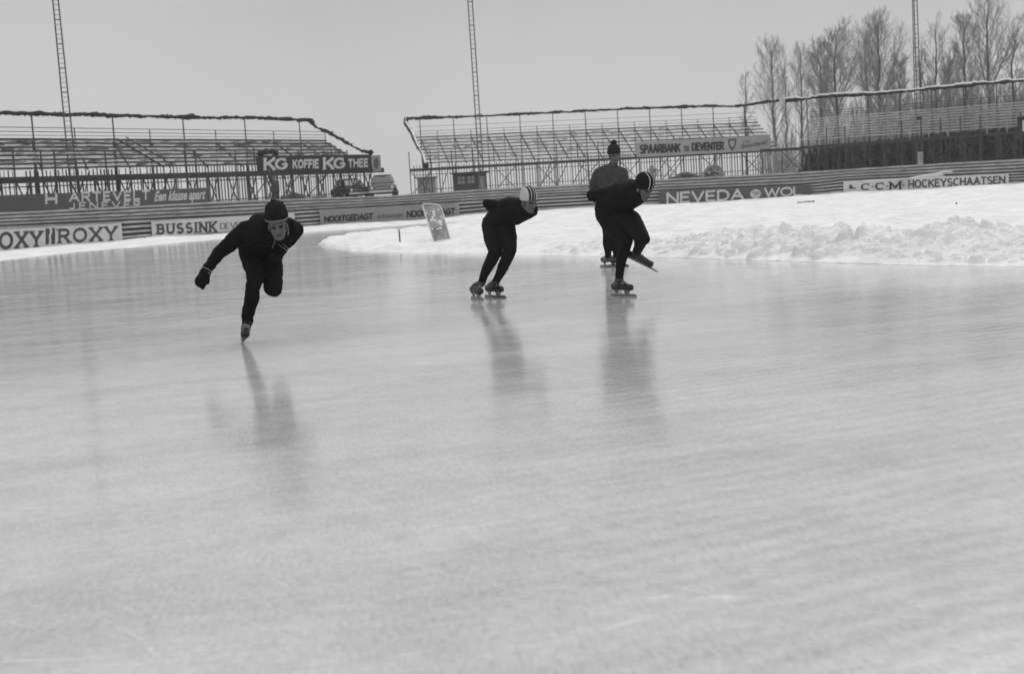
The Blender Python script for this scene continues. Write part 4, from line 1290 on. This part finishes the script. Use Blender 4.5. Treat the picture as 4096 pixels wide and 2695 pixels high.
# bits on the snow
mb = MB(); c = G(3225, 806, .2); 
for k in range(5): mb.ell(c + Vector((k * .13 - .28, rng.uniform(-.1, .1), rng.uniform(-.04, -.01))), .08, .08, .040, nu=8, nv=6)
tag(mb.remesh('debris', M['adgrey'], .03, smooth_it=1), 'small dark lumps lying on the far snow below the wool board', 'debris')
mb = MB(); c = G(3828, 818, .12)
mb.chain((c + Vector((0, 0, -.06)), .02), (c + Vector((-.02, 0, .04)), .022)); mb.chain((c - Vector((0, 0, .03)), .022), (c + Vector((.07, 0, -.03)), .018))
tag(mb.remesh('clod', M['ltmid'], .012, smooth_it=1), 'single small dark clod on the infield snow at the right', 'clod')

# ------------------------------------------------------------------ people
def folds(o, amp, freq, seed=0, stretch=(1, 1, 1)):
    me = o.data
    n = len(me.vertices)
    v = np.empty(n * 3); me.vertices.foreach_get('co', v); v = v.reshape(-1, 3)
    nn = np.empty(n * 3); me.vertices.foreach_get('normal', nn); nn = nn.reshape(-1, 3)
    q = v * np.array(stretch) * freq
    def n3(a, sd):
        return (vnoise(a[:, 0] + a[:, 2] * .61, a[:, 1] + a[:, 2] * .83, sd) + vnoise(a[:, 1] - a[:, 2] * .7 + 9, a[:, 0] * .8 + a[:, 2] * .9, sd + 1)) * .5
    w = n3(q, seed) - .5
    ridge = 1 - np.abs(n3(q * 1.6 + 5, seed + 5) - .5) * 4
    d = amp * (w * 1.6 + .5 * np.clip(ridge, -1, 1) + .4 * (n3(q * 3.7, seed + 9) - .5))
    me.vertices.foreach_set('co', (v + nn * d[:, None]).ravel()); me.update()
    return o

def frame(fwd, up):
    f = Vector(fwd).normalized(); u = Vector(up)
    u = (u - f * u.dot(f)).normalized()
    r = f.cross(u)
    return f, u, r                       # r is to the person's right
class Fig:
    def __init__(s, Y): s.Y = Y
    def J(s, px, py, dy=0.0): return P(px, py, s.Y + dy)
    def r(s, px, dy=0.0): return px * (s.Y + dy) / FPX
    def j(s, px, py, dy, rpx): return (s.J(px, py, dy), s.r(rpx, dy))
def head(mb, c, fwd, up, k=1.0):
    """skull, face and ears into mb; returns a local -> world function"""
    f, u, r = frame(fwd, up)
    m = Matrix((r, f, u)).transposed()
    def L(x, y, z): return Vector(c) + m @ Vector((x, y, z)) * k
    mb.ell(L(0, -.012, .035), .074 * k, .094 * k, .088 * k, m)
    mb.ell(L(0, .030, -.020), .062 * k, .062 * k, .082 * k, m)
    mb.ell(L(0, .050, -.092), .034 * k, .032 * k, .024 * k, m)          # chin
    for s in (-1, 1):
        mb.capsule(L(s * .050, -.01, -.045), .020 * k, L(s * .022, .052, -.092), .020 * k)   # jaw
        mb.ell(L(s * .036, .058, -.028), .023 * k, .026 * k, .022 * k, m)   # cheek
        mb.ell(L(s * .078, -.006, -.008), .010 * k, .022 * k, .032 * k, m)  # ear
        mb.ell(L(s * .013, .097, -.034), .010 * k, .011 * k, .009 * k, m)   # nostril
        mb.capsule(L(s * .044, .070, .022), .012 * k, L(s * .012, .086, .018), .012 * k)     # brow
    mb.capsule(L(0, .082, .012), .009 * k, L(0, .108, -.028), .014 * k)   # nose
    mb.capsule(L(-.018, .080, -.060), .011 * k, L(.018, .080, -.060), .011 * k)
    mb.capsule(L(-.014, .078, -.074), .010 * k, L(.014, .078, -.074), .010 * k)
    return L, m
def face_parts(L, m, k, parent):
    for s in (-1, 1):
        mb = MB(); mb.ell(L(s * .031, .0812, .001), .0165 * k, .007 * k, .0062 * k, m, nu=12, nv=8); mb.build('eye', M['eye'], parent)
        mb = MB(); mb.tube([L(s * .012, .097, .012), L(s * .032, .092, .018), L(s * .052, .076, .015)], [.005 * k, .0075 * k, .005 * k], 6); mb.build('eyebrow', M['hair'], parent)
    mb = MB(); mb.ell(L(0, .0900, -.066), .026 * k, .006 * k, .0060 * k, m, nu=14, nv=8); mb.build('mouth', M['lip'], parent)
def dome(L, m, prof, name, mats, parent, tilt=0.0, stripe=None, back=0.0, nseg=64):
    """a cap: rings (radius, height) about the head's up axis; stripe(x, y, i) gives a material slot"""
    mb = MB(); rows = []
    for (rr, h) in prof:
        ring = []
        for a in range(nseg):
            an = 2 * math.pi * a / nseg
            x, y = rr * math.cos(an), rr * math.sin(an)
            ring.append(L(x, y * 1.12 - .012, h - tilt * (y / .1) * max(0, 1 - (h - prof[0][1]) / .08) ))
        rows.append(ring)
    n = nseg
    vs = [p for r_ in rows for p in r_]
    fs, mi = [], []
    for j in range(len(rows) - 1):
        for a in range(n):
            fs.append((j * n + a, j * n + (a + 1) % n, (j + 1) * n + (a + 1) % n, (j + 1) * n + a))
            rr = (prof[j][0] + prof[j + 1][0]) / 2
            an = 2 * math.pi * (a + .5) / n
            mi.append(stripe(rr * math.cos(an), rr * math.sin(an), an) if stripe else 0)
    fs.append(tuple((len(rows) - 1) * n + a for a in range(n))); mi.append(mi[-1] if not stripe else 0)
    mb.v = [tuple(v) for v in vs]; mb.f = fs; mb.mi = mi
    return mb.build(name, mats, parent, smooth=True)
def hand(mb, wrist, dirv, palm_n, k=1.0, curl=.8, rad=1.0):
    """palm, four bent fingers and a thumb from the side of the palm"""
    d = Vector(dirv).normalized(); n = Vector(palm_n); n = (n - d * n.dot(d)).normalized(); s = d.cross(n)
    w = Vector(wrist)
    for t in (-.028, -.010, .010, .028):
        mb.capsule(w + s * t * .7 * k, .020 * k * rad, w + d * .085 * k + s * t * k, .016 * k * rad)
    for i, (t, l) in enumerate(((-.031, .062), (-.011, .074), (.010, .070), (.030, .055))):
        p = w + d * .09 * k + s * t * k
        dd = d.copy()
        for q in range(3):
            a = curl * (.5 + .35 * q)
            nd = (d * math.cos(a) + n * math.sin(a)).normalized()
            p2 = p + nd * (l * (.45, .32, .23)[q]) * k
            mb.capsule(p, .0095 * k * rad * (1 - .08 * q), p2, .0088 * k * rad * (1 - .1 * q))
            p = p2
    p = w + d * .028 * k - s * .034 * k
    p1 = p + (d * .6 - s * .6 + n * .45).normalized() * .036 * k
    p2 = p1 + (d * .9 - s * .05 + n * .5).normalized() * .030 * k
    mb.capsule(p, .014 * k * rad, p1, .012 * k * rad); mb.capsule(p1, .012 * k * rad, p2, .0095 * k * rad)
def skate(person, sole_mid, fwd, up, ankle, m='boot', k=1.08):
    f, u, r = frame(fwd, up)
    c = Vector(sole_mid); a = Vector(ankle)
    heel, toe = c - f * .125 * k, c + f * .135 * k
    mb = MB()
    mb.capsule(heel + u * .040 * k, .036 * k, c + u * .036 * k, .036 * k)
    mb.capsule(c + f * .02 * k + u * .034 * k, .038 * k, toe - f * .03 * k + u * .030 * k, .036 * k)
    mb.capsule(c - f * .02 * k + u * .06 * k, .040 * k, toe - f * .075 * k + u * .040 * k, .037 * k)
    mb.capsule(heel + f * .035 * k + u * .05 * k, .040 * k, a, .043 * k)
    mb.capsule(c - f * .035 * k + u * .07 * k, .042 * k, a, .041 * k)
    boot = mb.remesh('skate_boot', M[m], .006, person, 3)
    cap_ = MB(); cap_.ell(toe - f * .022 * k + u * .030 * k, .040 * k, .036 * k, .036 * k, Matrix((r, f, u)).transposed(), nu=16, nv=10); cap_.build('toe_cap', M['boot'], boot, smooth=True)
    cuff = MB(); cuff.tube([Vector(ankle) + (r * math.cos(q) + f * math.sin(q)) * .044 * k for q in np.linspace(0, 2 * math.pi, 20)], .007, 6, cap=False); cuff.build('cuff', M['bootlight'], boot)
    mb = MB()
    mb.bar(heel + u * .006 - f * .012, c + f * .05 + u * .006, .050 * k, .010, up=u); mb.bar(c + f * .05 + u * .006, toe + u * .006, .056 * k, .010, up=u)
    mb.build('sole', M['boot'], boot)
    mb = MB()
    b0, b1 = heel - f * .060 * k - u * .060 * k, toe + f * .070 * k - u * .060 * k
    mb.bar(b0, b1, .0045, .026, up=u)
    mb.tube([b0 + u * .014, b0 + f * .02 + u * .017, b1 - f * .03 + u * .017, b1 + u * .010], [.004, .008, .008, .004], 8)
    for q in (heel + f * .03 * k, c + f * .045 * k, c + f * .085 * k):
        for s in (-1, 1):
            mb.capsule(q + r * .018 * s, .010, q - u * .044 * k, .0085, n=8)
    mb.build('blade', M['steel'], boot)
    mb = MB()
    for i in range(6):
        t = i / 5
        q = lerp(toe - f * .085 * k + u * .070 * k, lerp(c, a, .72) + f * .040 * k + u * .012, t)
        hw = .026 * k
        mb.tube([q - r * hw - u * .014 - f * .004, q - r * hw * .5 + u * .003, q + r * hw * .5 + u * .003 + f * .003, q + r * hw - u * .014], .0055, 5)
    q = lerp(c, a, .85) + f * .048 * k
    mb.tube([q - r * .02, q - r * .03 + f * .015 - u * .02, q - r * .045 - u * .035], .004, 5)
    mb.tube([q + r * .02, q + r * .035 + f * .015 - u * .02, q + r * .04 - u * .04], .004, 5)
    mb.build('laces', M['lace'], boot)
    return boot

def person(label, base):
    return empty('person', base, label, 'person')

# --- skater swinging an arm, coming straight on
def skater_arm():
    F = Fig(12.84); J, j, r = F.J, F.j, F.r
    foot = G(966, 1374)
    root = person('skater in black tracksuit and tall cap, gliding on one leg, mittened arm swung out', foot)
    hc, hf, hu = J(1112, 905, -.30), Vector((.10, -1, -.20)), Vector((-.05, -.2, 1))
    body, jk, tr_ = MB(), MB(), MB()
    shR, elR, wrR = j(992, 922, -.02, 44), j(876, 1013, .04, 26), j(829, 1076, -.10, 19)
    shL, elL, wrL = j(1150, 912, -.06, 42), j(1180, 922, .05, 34), j(1135, 980, -.04, 22)
    chest = [j(1000, 935, .02, 52), j(1075, 922, -.10, 66), j(1135, 925, -.06, 46)]
    # jacket
    jk.chain(shR, j(940, 958, .02, 34), elR, j(850, 1045, -.04, 22), wrR)
    jk.chain(shL, elL); jk.chain(elL, j(1160, 952, .0, 28), wrL)
    jk.chain(*chest)
    jk.chain(j(1040, 905, -.02, 52), j(1080, 905, -.12, 52), j(1110, 930, -.18, 40))
    jk.chain(j(1000, 985, .22, 46), j(1050, 975, .15, 60), j(1092, 975, .15, 44))
    jk.chain(j(1000, 940, .08, 54), j(1005, 985, .22, 48)); jk.chain(j(1060, 930, -.02, 66), j(1055, 980, .18, 58)); jk.chain(j(1115, 930, 0, 52), j(1095, 985, .18, 40))
    jk.chain(j(1108, 925, -.22, 32), j(1110, 930, -.25, 30))
    # trousers
    hipR, hipL = j(1003, 1012, .24, 47), j(1082, 1012, .24, 46)
    kneeR, ankR = j(1012, 1152, -.12, 28), j(990, 1285, .06, 20)
    kneeL, ankL = j(1093, 1152, .02, 37), j(1082, 1130, .44, 24)
    tr_.chain(hipR, hipL)
    tr_.chain(hipR, j(1022, 1075, .06, 43), j(1022, 1120, -.06, 33), kneeR, j(1008, 1190, -.04, 29), j(998, 1230, .02, 27), j(989, 1262, .05, 22), ankR)
    tr_.capsule(*j(999, 1138, -.13, 16), *j(1001, 1150, -.14, 16))
    tr_.chain(hipL, j(1090, 1080, .14, 42), kneeL, j(1088, 1145, .22, 32), ankL)
    tr_.capsule(*j(983, 1262, .05, 16), *j(984, 1276, .05, 16))
    # body under the clothes
    for m_ in (jk, tr_):
        pass
    body.chain((shR[0], shR[1] * .8), (elR[0], elR[1] * .5), (wrR[0], wrR[1] * .6)); body.chain((shL[0], shL[1] * .8), (elL[0], elL[1] * .5), (wrL[0], wrL[1] * .6))
    body.chain(j(1055, 985, .22, 48), j(1062, 925, 0, 54), j(1095, 915, -.2, 24), (hc - Vector((0, -.03, .06)), .05))
    body.chain((shR[0], .06), j(1062, 925, 0, 54), (shL[0], .06))
    for h, k_, a_ in ((hipR, kneeR, ankR), (hipL, kneeL, ankL)):
        body.chain((h[0], h[1] * .6), (k_[0], k_[1] * .36), (a_[0], a_[1] * .45)); body.chain(j(1055, 985, .22, 46), (h[0], h[1] * .85))
    L, m = head(body, hc, hf, hu, 1.02)
    body.remesh('body', M['skin'], .005, root, 2)
    folds(jk.remesh('jacket', M['cloth'], .009, root, 4), .010, 9, 3, (1, 1, 1.7))
    folds(tr_.remesh('trousers', M['cloth'], .009, root, 4), .010, 9, 7, (1, 1, 1.8))
    face_parts(L, m, 1.02, root)
    mb = MB(); mb.capsule(L(-.075, -.01, .03), .014, L(-.077, -.004, .0), .012); mb.capsule(L(.075, -.01, .03), .014, L(.077, -.004, .0), .012); mb.build('hair', M['hair'], root)
    prof = [(.097, .070), (.101, .076), (.102, .095), (.098, .125), (.091, .165), (.077, .196), (.054, .216), (.027, .226), (.004, .229)]
    hat = dome(L, m, prof, 'hat', M['darkhat'], root, tilt=.004)
    mb = MB()
    mb.tube([L(.099 * math.cos(a), .099 * 1.12 * math.sin(a) - .012, .069 - .004 * math.sin(a)) for a in np.linspace(0, 2 * math.pi, 40)], .006, 6, cap=False); mb.build('rim_trim', M['trim'], hat)
    mb = MB()
    for q in range(5): mb.ell(L(rng.uniform(-.005, .025), rng.uniform(-.015, .015), .224 + rng.uniform(0, .014)), .010, .010, .012, nu=8, nv=6)
    mb.remesh('tuft', M['darkhat'], .006, hat, 1)
    # ear flap cord and zip
    mb = MB(); mb.tube([L(-.084, .0, -.02), L(-.082, .015, -.06), L(-.076, .03, -.085)], .005, 6); mb.build('cap_cord', M['trim'], hat)
    mb = MB(); mb.tube([J(1100, 956, -.345), J(1096, 975, -.33), J(1088, 996, -.30)], .004, 6); mb.build('zip', M['ltmid'], root)
    # mittens
    for (wr, d, n, stripes) in ((wrR, J(797, 1140, -.14) - wrR[0], Vector((.6, -.3, -.3)), 1), (wrL, J(1112, 1010, -.06) - wrL[0], Vector((-.4, .4, -.3)), 1)):
        mb = MB(); dn = d.normalized()
        hand(mb, wr[0] + dn * .035, d, n, .95, .8, 2.3)
        mb.capsule(wr[0] - dn * .01, wr[1] * 1.02, wr[0] + dn * .06, wr[1] * 1.12); mb.capsule(wr[0] + dn * .07, .050, wr[0] + dn * .125, .060)
        g = mb.remesh('mitten', M['cloth'], .007, root, 4)
        mb = MB()
        for q in (.004, .030):
            c = wr[0] + dn * q
            s1 = dn.orthogonal().normalized(); s2 = dn.cross(s1)
            mb.tube([c + (s1 * math.cos(a) + s2 * math.sin(a)) * wr[1] * 1.06 for a in np.linspace(0, 2 * math.pi, 24)], .0055, 6, cap=False)
        mb.build('cuff_stripes', M['trim'] if wr is wrR else M['ltmid'], g)
    up = Vector((.055, 0, .14)).normalized()
    sole = foot + up * .074
    skate(root, sole, (.21, -.98, 0), up, ankR[0], 'boot')
    # trailing foot behind the knee
    skate(root, J(1084, 1098, .60), (.0, .97, -.22), (0, .22, .97), ankL[0])
    return root
skater_arm()

def straight_cap_stripes(edges):
    def fn(x, y, an):
        if y < -.01: return 0
        for a, b in edges:
            if a < x < b: return 1
        return 0
    return fn

def skater_white_cap():
    F = Fig(16.4); J, j, r = F.J, F.j, F.r
    root = person('bent skater in black suit with white cap striped dark, both skates on the ice', G(1950, 1196))
    hc, hf, hu = J(2114, 811, -.26), Vector((.60, -.80, -.16)), Vector((.10, -.1, 1))
    body, jk, tr_ = MB(), MB(), MB()
    shR, elR, wrR = j(2030, 825, -.02, 36), j(1948, 814, .10, 18), j(1990, 846, .26, 17)
    shL, elL, wrL = j(2128, 838, -.22, 24), j(2110, 856, .08, 20), j(2010, 850, .28, 15)
    jk.chain(j(1980, 895, .20, 52), j(2018, 862, .10, 58), j(2050, 843, .0, 56), j(2085, 836, -.12, 46), j(2105, 834, -.18, 38))
    jk.chain(shR, j(1990, 822, .05, 19), elR); jk.chain(elR, j(1960, 828, .18, 17), wrR)
    jk.chain(j(2030, 826, -.04, 36), j(2070, 822, -.10, 32)); jk.chain(j(2100, 840, -.17, 40), shL, elL, wrL)
    jk.chain(shL, j(2126, 846, -.16, 24)); jk.chain(j(2062, 862, -.02, 38), j(2120, 844, -.18, 28))
    jk.capsule(*j(2095, 815, -.20, 22), *j(2106, 820, -.23, 19))
    hipR, hipL = j(1976, 905, .20, 50), j(2012, 905, .14, 50)
    kneeR, ankR = j(1982, 1007, -.08, 27), j(1926, 1132, .06, 15)
    kneeL, ankL = j(2040, 1000, -.12, 27), j(1982, 1128, .02, 15)
    tr_.chain(hipR, hipL); tr_.chain(j(1990, 885, .18, 52), hipR)
    tr_.chain(hipR, j(1972, 955, .06, 37), kneeR, j(1964, 1045, -.03, 24), j(1950, 1070, .0, 22), j(1936, 1100, .04, 17), ankR)
    tr_.chain(hipL, j(2032, 952, .0, 37), kneeL, j(2025, 1040, -.08, 23.5), j(2012, 1068, -.06, 22.5), j(1998, 1100, -.02, 17), ankL)
    body.chain(j(1990, 890, .18, 42), j(2050, 845, 0, 42), j(2095, 822, -.2, 18), (hc + Vector((-.02, .03, -.07)), .048))
    for s, e, w in ((shR, elR, wrR), (shL, elL, wrL)):
        body.chain(j(2060, 842, -.04, 30), (s[0], s[1] * .6), (e[0], e[1] * .36), (w[0], w[1] * .6))
    hand(body, wrR[0], Vector((1, .1, .05)), Vector((0, .9, -.2)), 1.0, .5); hand(body, wrL[0], Vector((-1, .1, .1)), Vector((0, .9, -.2)), 1.0, .5)
    for h, k_, a_ in ((hipR, kneeR, ankR), (hipL, kneeL, ankL)):
        body.chain(j(1990, 890, .18, 40), (h[0], h[1] * .6), (k_[0], k_[1] * .36), (a_[0], a_[1] * .45))
    L, m = head(body, hc, hf, hu, 1.0)
    body.remesh('body', M['skin'], .005, root, 2)
    folds(jk.remesh('jersey', M['cloth_tight'], .009, root, 4), .007, 11, 3, (1.6, 1, 1))
    folds(tr_.remesh('tights', M['cloth_tight'], .0055, root, 4), .0035, 12, 3, (1, 1, 2))
    face_parts(L, m, 1.0, root)
    mb = MB(); mb.ell(L(-.074, .01, .012), .010, .02, .03, m, nu=10, nv=8); mb.build('hair', M['hair'], root)
    prof = [(.086, .026), (.090, .034), (.0935, .06), (.0925, .09), (.086, .122), (.074, .150), (.056, .173), (.034, .190), (.016, .199), (.003, .202)]
    prof2 = []
    for (a, b) in zip(prof, prof[1:]):
        for t in (0, .33, .66): prof2.append((lerp(a[0], b[0], t), lerp(a[1], b[1], t)))
    prof2.append(prof[-1])
    st = straight_cap_stripes([(-.040, -.012), (-.002, .024), (.033, .054)])
    def st2(x, y, an): return st(x, y, an)
    dome(L, m, prof2, 'cap', [M['capwhite'], M['ltblack']], root, tilt=-.004, stripe=st2, nseg=160)
    fw = Vector((.60, -.80, 0))
    for cx, cy, ank, mm, fw in ((1908, 1198, ankR, 'boot', Vector((.36, -.93, 0))), (1980, 1191, ankL, 'boot', fw)):
        g = G(cx, cy)
        skate(root, g + Vector((0, 0, .074)), fw, (0, 0, 1), ank[0], mm)
    return root
skater_white_cap()

def skater_dark_cap():
    F = Fig(15.5); J, j, r = F.J, F.j, F.r
    root = person('bent skater in black suit with dark cap striped white, one skate lifted off the ice', G(2492, 1188))
    hc, hf, hu = J(2575, 757, -.30), Vector((.56, -.76, -.42)), Vector((.30, -.35, 1))
    body, jk, tr_ = MB(), MB(), MB()
    shR, elR, wrR = j(2482, 766, -.04, 40), j(2372, 781, .16, 25), j(2440, 800, .36, 17)
    shL, elL, wrL = j(2545, 790, -.26, 34), j(2500, 815, .08, 20), j(2425, 805, .36, 15)
    jk.chain(j(2432, 836, .22, 54), j(2452, 806, .14, 62), j(2498, 783, .0, 66), j(2530, 775, -.14, 56), j(2548, 774, -.20, 42))
    jk.chain(shR, j(2430, 776, .08, 28), elR); jk.chain(elR, j(2385, 785, .24, 23), wrR)
    jk.chain(j(2450, 780, .06, 36), j(2520, 752, -.10, 36))
    jk.chain(j(2525, 790, -.12, 46), shL, elL, wrL); jk.chain(j(2520, 812, -.05, 26), j(2500, 826, .0, 24))
    jk.capsule(*j(2548, 755, -.22, 30), *j(2560, 765, -.26, 24))
    hipR, hipL = j(2432, 855, .22, 52), j(2474, 852, .14, 46)
    kneeR, ankR = j(2504, 962, -.06, 28), j(2477, 1118, .05, 16)
    kneeL, ankL = j(2567, 949, -.26, 31), j(2545, 1012, .08, 17)
    tr_.chain(hipR, hipL); tr_.chain(j(2440, 835, .2, 54), hipR)
    tr_.chain(hipR, j(2450, 895, .14, 46), j(2482, 932, .02, 37), kneeR, j(2496, 1005, -.02, 23), j(2487, 1030, .02, 23), j(2480, 1075, .04, 18), ankR)
    tr_.chain(hipL, j(2524, 888, -.04, 45), kneeL); tr_.chain(kneeL, j(2557, 985, -.08, 21), ankL)
    tr_.capsule(*j(2570, 950, -.28, 28), *j(2575, 955, -.28, 26))
    body.chain(j(2440, 840, .2, 44), j(2500, 785, 0, 50), j(2552, 762, -.24, 20), (hc + Vector((-.03, .03, -.06)), .048))
    for s, e, w in ((shR, elR, wrR), (shL, elL, wrL)):
        body.chain(j(2505, 780, -.04, 34), (s[0], s[1] * .6), (e[0], e[1] * .36), (w[0], w[1] * .6))
    hand(body, wrR[0], Vector((.9, .3, .05)), Vector((0, .9, -.2)), 1.0, .5); hand(body, wrL[0], Vector((-1, .2, .1)), Vector((0, .9, -.2)), 1.0, .5)
    for h, k_, a_ in ((hipR, kneeR, ankR), (hipL, kneeL, ankL)):
        body.chain(j(2440, 840, .2, 44), (h[0], h[1] * .6), (k_[0], k_[1] * .36), (a_[0], a_[1] * .45))
    L, m = head(body, hc, hf, hu, 1.0)
    body.remesh('body', M['skin'], .005, root, 2)
    folds(jk.remesh('jersey', M['cloth_tight'], .009, root, 4), .007, 11, 3, (1.6, 1, 1))
    folds(tr_.remesh('tights', M['cloth_tight'], .008, root, 4), .0035, 12, 3, (1, 1, 2))
    face_parts(L, m, 1.0, root)
    prof = [(.090, .008), (.099, .03), (.103, .06), (.102, .09), (.095, .122), (.082, .148), (.062, .168), (.038, .181), (.016, .187), (.003, .188)]
    prof2 = []
    for (a, b) in zip(prof, prof[1:]):
        for t in (0, .33, .66): prof2.append((lerp(a[0], b[0], t), lerp(a[1], b[1], t)))
    prof2.append(prof[-1])
    dome(L, m, prof2, 'cap', [M['darkhat'], M['capwhite']], root, tilt=-.012, stripe=straight_cap_stripes([(-.030, -.021), (.021, .030)]), nseg=220)
    fw = Vector((.62, -.78, 0))
    g = G(2492, 1186)
    skate(root, g + Vector((0, 0, .074)), fw, (0, 0, 1), ankR[0])
    # lifted skate, toe down
    hl, toe = J(2524, 1024, .02), J(2606, 1064, -.06)
    f = (toe - hl).normalized()
    skate(root, lerp(hl, toe, .5) + Vector((0, .045, 0)), f, Vector((.25, -.93, .35)), ankL[0], k=1.04)
    return root
skater_dark_cap()

def skater_upright():
    F = Fig(21.0); J, j, r = F.J, F.j, F.r
    root = person('upright skater in grey sweater and dark bobble hat standing behind the bent skater', G(2440, 1070))
    hc, hf, hu = J(2457, 624, -.06), Vector((.25, -1, -.05)), Vector((0, 0, 1))
    body, jk, tr_ = MB(), MB(), MB()
    shR, elR, wrR = j(2396, 692, .0, 22), j(2374, 752, .12, 17), j(2420, 790, .20, 12)
    shL, elL, wrL = j(2490, 692, .0, 21), j(2498, 745, .12, 16), j(2460, 790, .20, 12)
    jk.chain(shR, j(2378, 722, .06, 18), elR, wrR); jk.chain(shL, j(2496, 718, .06, 18), elL, wrL)
    jk.chain(shR, j(2445, 680, -.01, 26), shL)
    jk.chain(j(2415, 705, .0, 32), j(2425, 755, .0, 32), j(2428, 800, .02, 30)); jk.chain(j(2475, 705, .0, 30), j(2468, 755, .0, 30), j(2460, 800, .02, 30)); jk.chain(j(2445, 700, -.04, 36), j(2446, 760, -.03, 36), j(2444, 810, .0, 34))
    jk.chain(j(2450, 662, -.01, 18), j(2456, 655, -.02, 16))
    hipR, hipL = j(2430, 828, .02, 30), j(2460, 828, .02, 30)
    kneeR, ankR = j(2429, 940, -.04, 18), j(2433, 1034, .04, 12.5)
    kneeL, ankL = j(2458, 940, -.02, 18), j(2466, 1030, .08, 12.5)
    tr_.chain(hipR, hipL); tr_.chain(j(2444, 812, 0, 33), hipR)
    tr_.chain(hipR, j(2428, 890, -.02, 24), kneeR, j(2428, 975, .0, 18), j(2432, 1005, .03, 14), ankR)
    tr_.chain(hipL, j(2461, 890, .0, 24), kneeL, j(2459, 975, .04, 18), j(2464, 1005, .06, 14), ankL)
    body.chain(j(2445, 810, 0, 28), j(2445, 700, -.02, 30), j(2453, 655, -.03, 13), (hc - Vector((0, -.01, .07)), .05))
    for s, e, w in ((shR, elR, wrR), (shL, elL, wrL)):
        body.chain(j(2445, 695, -.02, 24), (s[0], s[1] * .6), (e[0], e[1] * .36), (w[0], w[1] * .6))
    hand(body, wrR[0], Vector((.9, .2, -.3)), Vector((0, .9, .2)), 1.0, .5); hand(body, wrL[0], Vector((-.9, .2, -.3)), Vector((0, .9, .2)), 1.0, .5)
    for h, k_, a_ in ((hipR, kneeR, ankR), (hipL, kneeL, ankL)):
        body.chain(j(2445, 810, 0, 28), (h[0], h[1] * .6), (k_[0], k_[1] * .36), (a_[0], a_[1] * .45))
    L, m = head(body, hc, hf, hu, 1.0)
    body.remesh('body', M['skin'], .006, root, 2)
    folds(jk.remesh('sweater', M['grey_knit'], .011, root, 4), .009, 9, 3)
    tr_.remesh('tights', M['cloth_tight'], .011, root, 4)
    face_parts(L, m, 1.0, root)
    prof = [(.090, .025), (.096, .036), (.098, .065), (.095, .10), (.086, .132), (.068, .158), (.044, .175), (.018, .184), (.003, .186)]
    hat = dome(L, m, prof, 'hat', M['rearhat'], root, tilt=-.01)
    mb = MB()
    for q in range(10): mb.ell(L(rng.uniform(-.035, .035), rng.uniform(-.03, .02), .196 + rng.uniform(-.01, .03)), .02, .02, .02, nu=8, nv=6)
    mb.remesh('bobble', M['rearhat'], .008, hat, 1)
    fw = Vector((.70, -.71, 0))
    for cx, cy, ank in ((2440, 1068, ankR), (2472, 1066, ankL)):
        skate(root, G(cx, cy) + Vector((0, 0, .074)), fw, (0, 0, 1), ank[0], 'bootlight')
    return root
skater_upright()

def worker():
    F = Fig(70.0); j, J = F.j, F.J
    root = person('man in dark coat under the left stand reaching up to the coffee and tea board', Vector((J(1098, 790).x, 70.0, OUT_Z)))
    b, c, t = MB(), MB(), MB()
    z0 = z_for(J(1098, 790).x, 70, 800)
    hd = J(1090, 706, 0)
    c.chain(j(1092, 728, 0, 11), j(1100, 745, 0, 15), j(1101, 765, .02, 15))
    c.chain(j(1086, 726, 0, 8), j(1080, 705, -.1, 6), j(1078, 690, -.2, 5)); c.chain(j(1108, 728, 0, 8), j(1112, 750, 0, 6), j(1114, 768, -.1, 5))
    base = J(1092, 810, 0); base.z = OUT_Z + .05
    b2 = J(1112, 810, 0); b2.z = OUT_Z + .05
    t.chain(j(1098, 765, 0, 13), j(1094, 785, 0, 8), (base, .07)); t.chain(j(1104, 765, 0, 13), j(1109, 785, 0, 8), (b2, .07))
    b.chain(j(1100, 765, 0, 10), j(1096, 728, 0, 9), (hd, .06)); b.chain(j(1080, 705, -.1, 4), j(1077, 686, -.2, 4))
    hand(b, J(1078, 690, -.2), Vector((-.1, 0, 1)), Vector((0, -1, 0)), 1.1, .4)
    L, m = head(b, hd + Vector((0, 0, .05)), (.3, .8, .3), (0, 0, 1), 1.0)
    b.chain(j(1100, 765, 0, 8), (base, .05)); b.chain(j(1100, 765, 0, 8), (b2, .05))
    b.remesh('body', M['skin'], .016, root, 1)
    c.remesh('coat', M['coat'], .02, root, 3); t.remesh('trousers', M['coat'], .02, root, 3)
    dome(L, m, [(.085, .03), (.09, .06), (.08, .1), (.05, .125), (.004, .13)], 'cap', M['tarp'], root, nseg=20)
worker()

# ------------------------------------------------------------------ winter haze
hm = bpy.data.materials.new('haze'); hm.use_nodes = True
ht = hm.node_tree; ht.nodes.clear()
hv = ht.nodes.new('ShaderNodeVolumePrincipled')
hv.inputs['Color'].default_value = (.95, .95, .95, 1)
hv.inputs['Density'].default_value = 0.0007
hv.inputs['Anisotropy'].default_value = 0.2
ho = ht.nodes.new('ShaderNodeOutputMaterial'); ht.links.new(hv.outputs[0], ho.inputs['Volume'])
mb = MB(); mb.box8([Vector(p) for p in ((-400, -140, -1.1), (400, -140, -1.1), (400, 400, -1.1), (-400, 400, -1.1), (-400, -140, 24), (400, -140, 24), (400, 400, 24), (-400, 400, 24))])
tag(mb.build('haze', hm, origin=(0, 0, 0)), kind='stuff', label='thin winter haze over the rink')
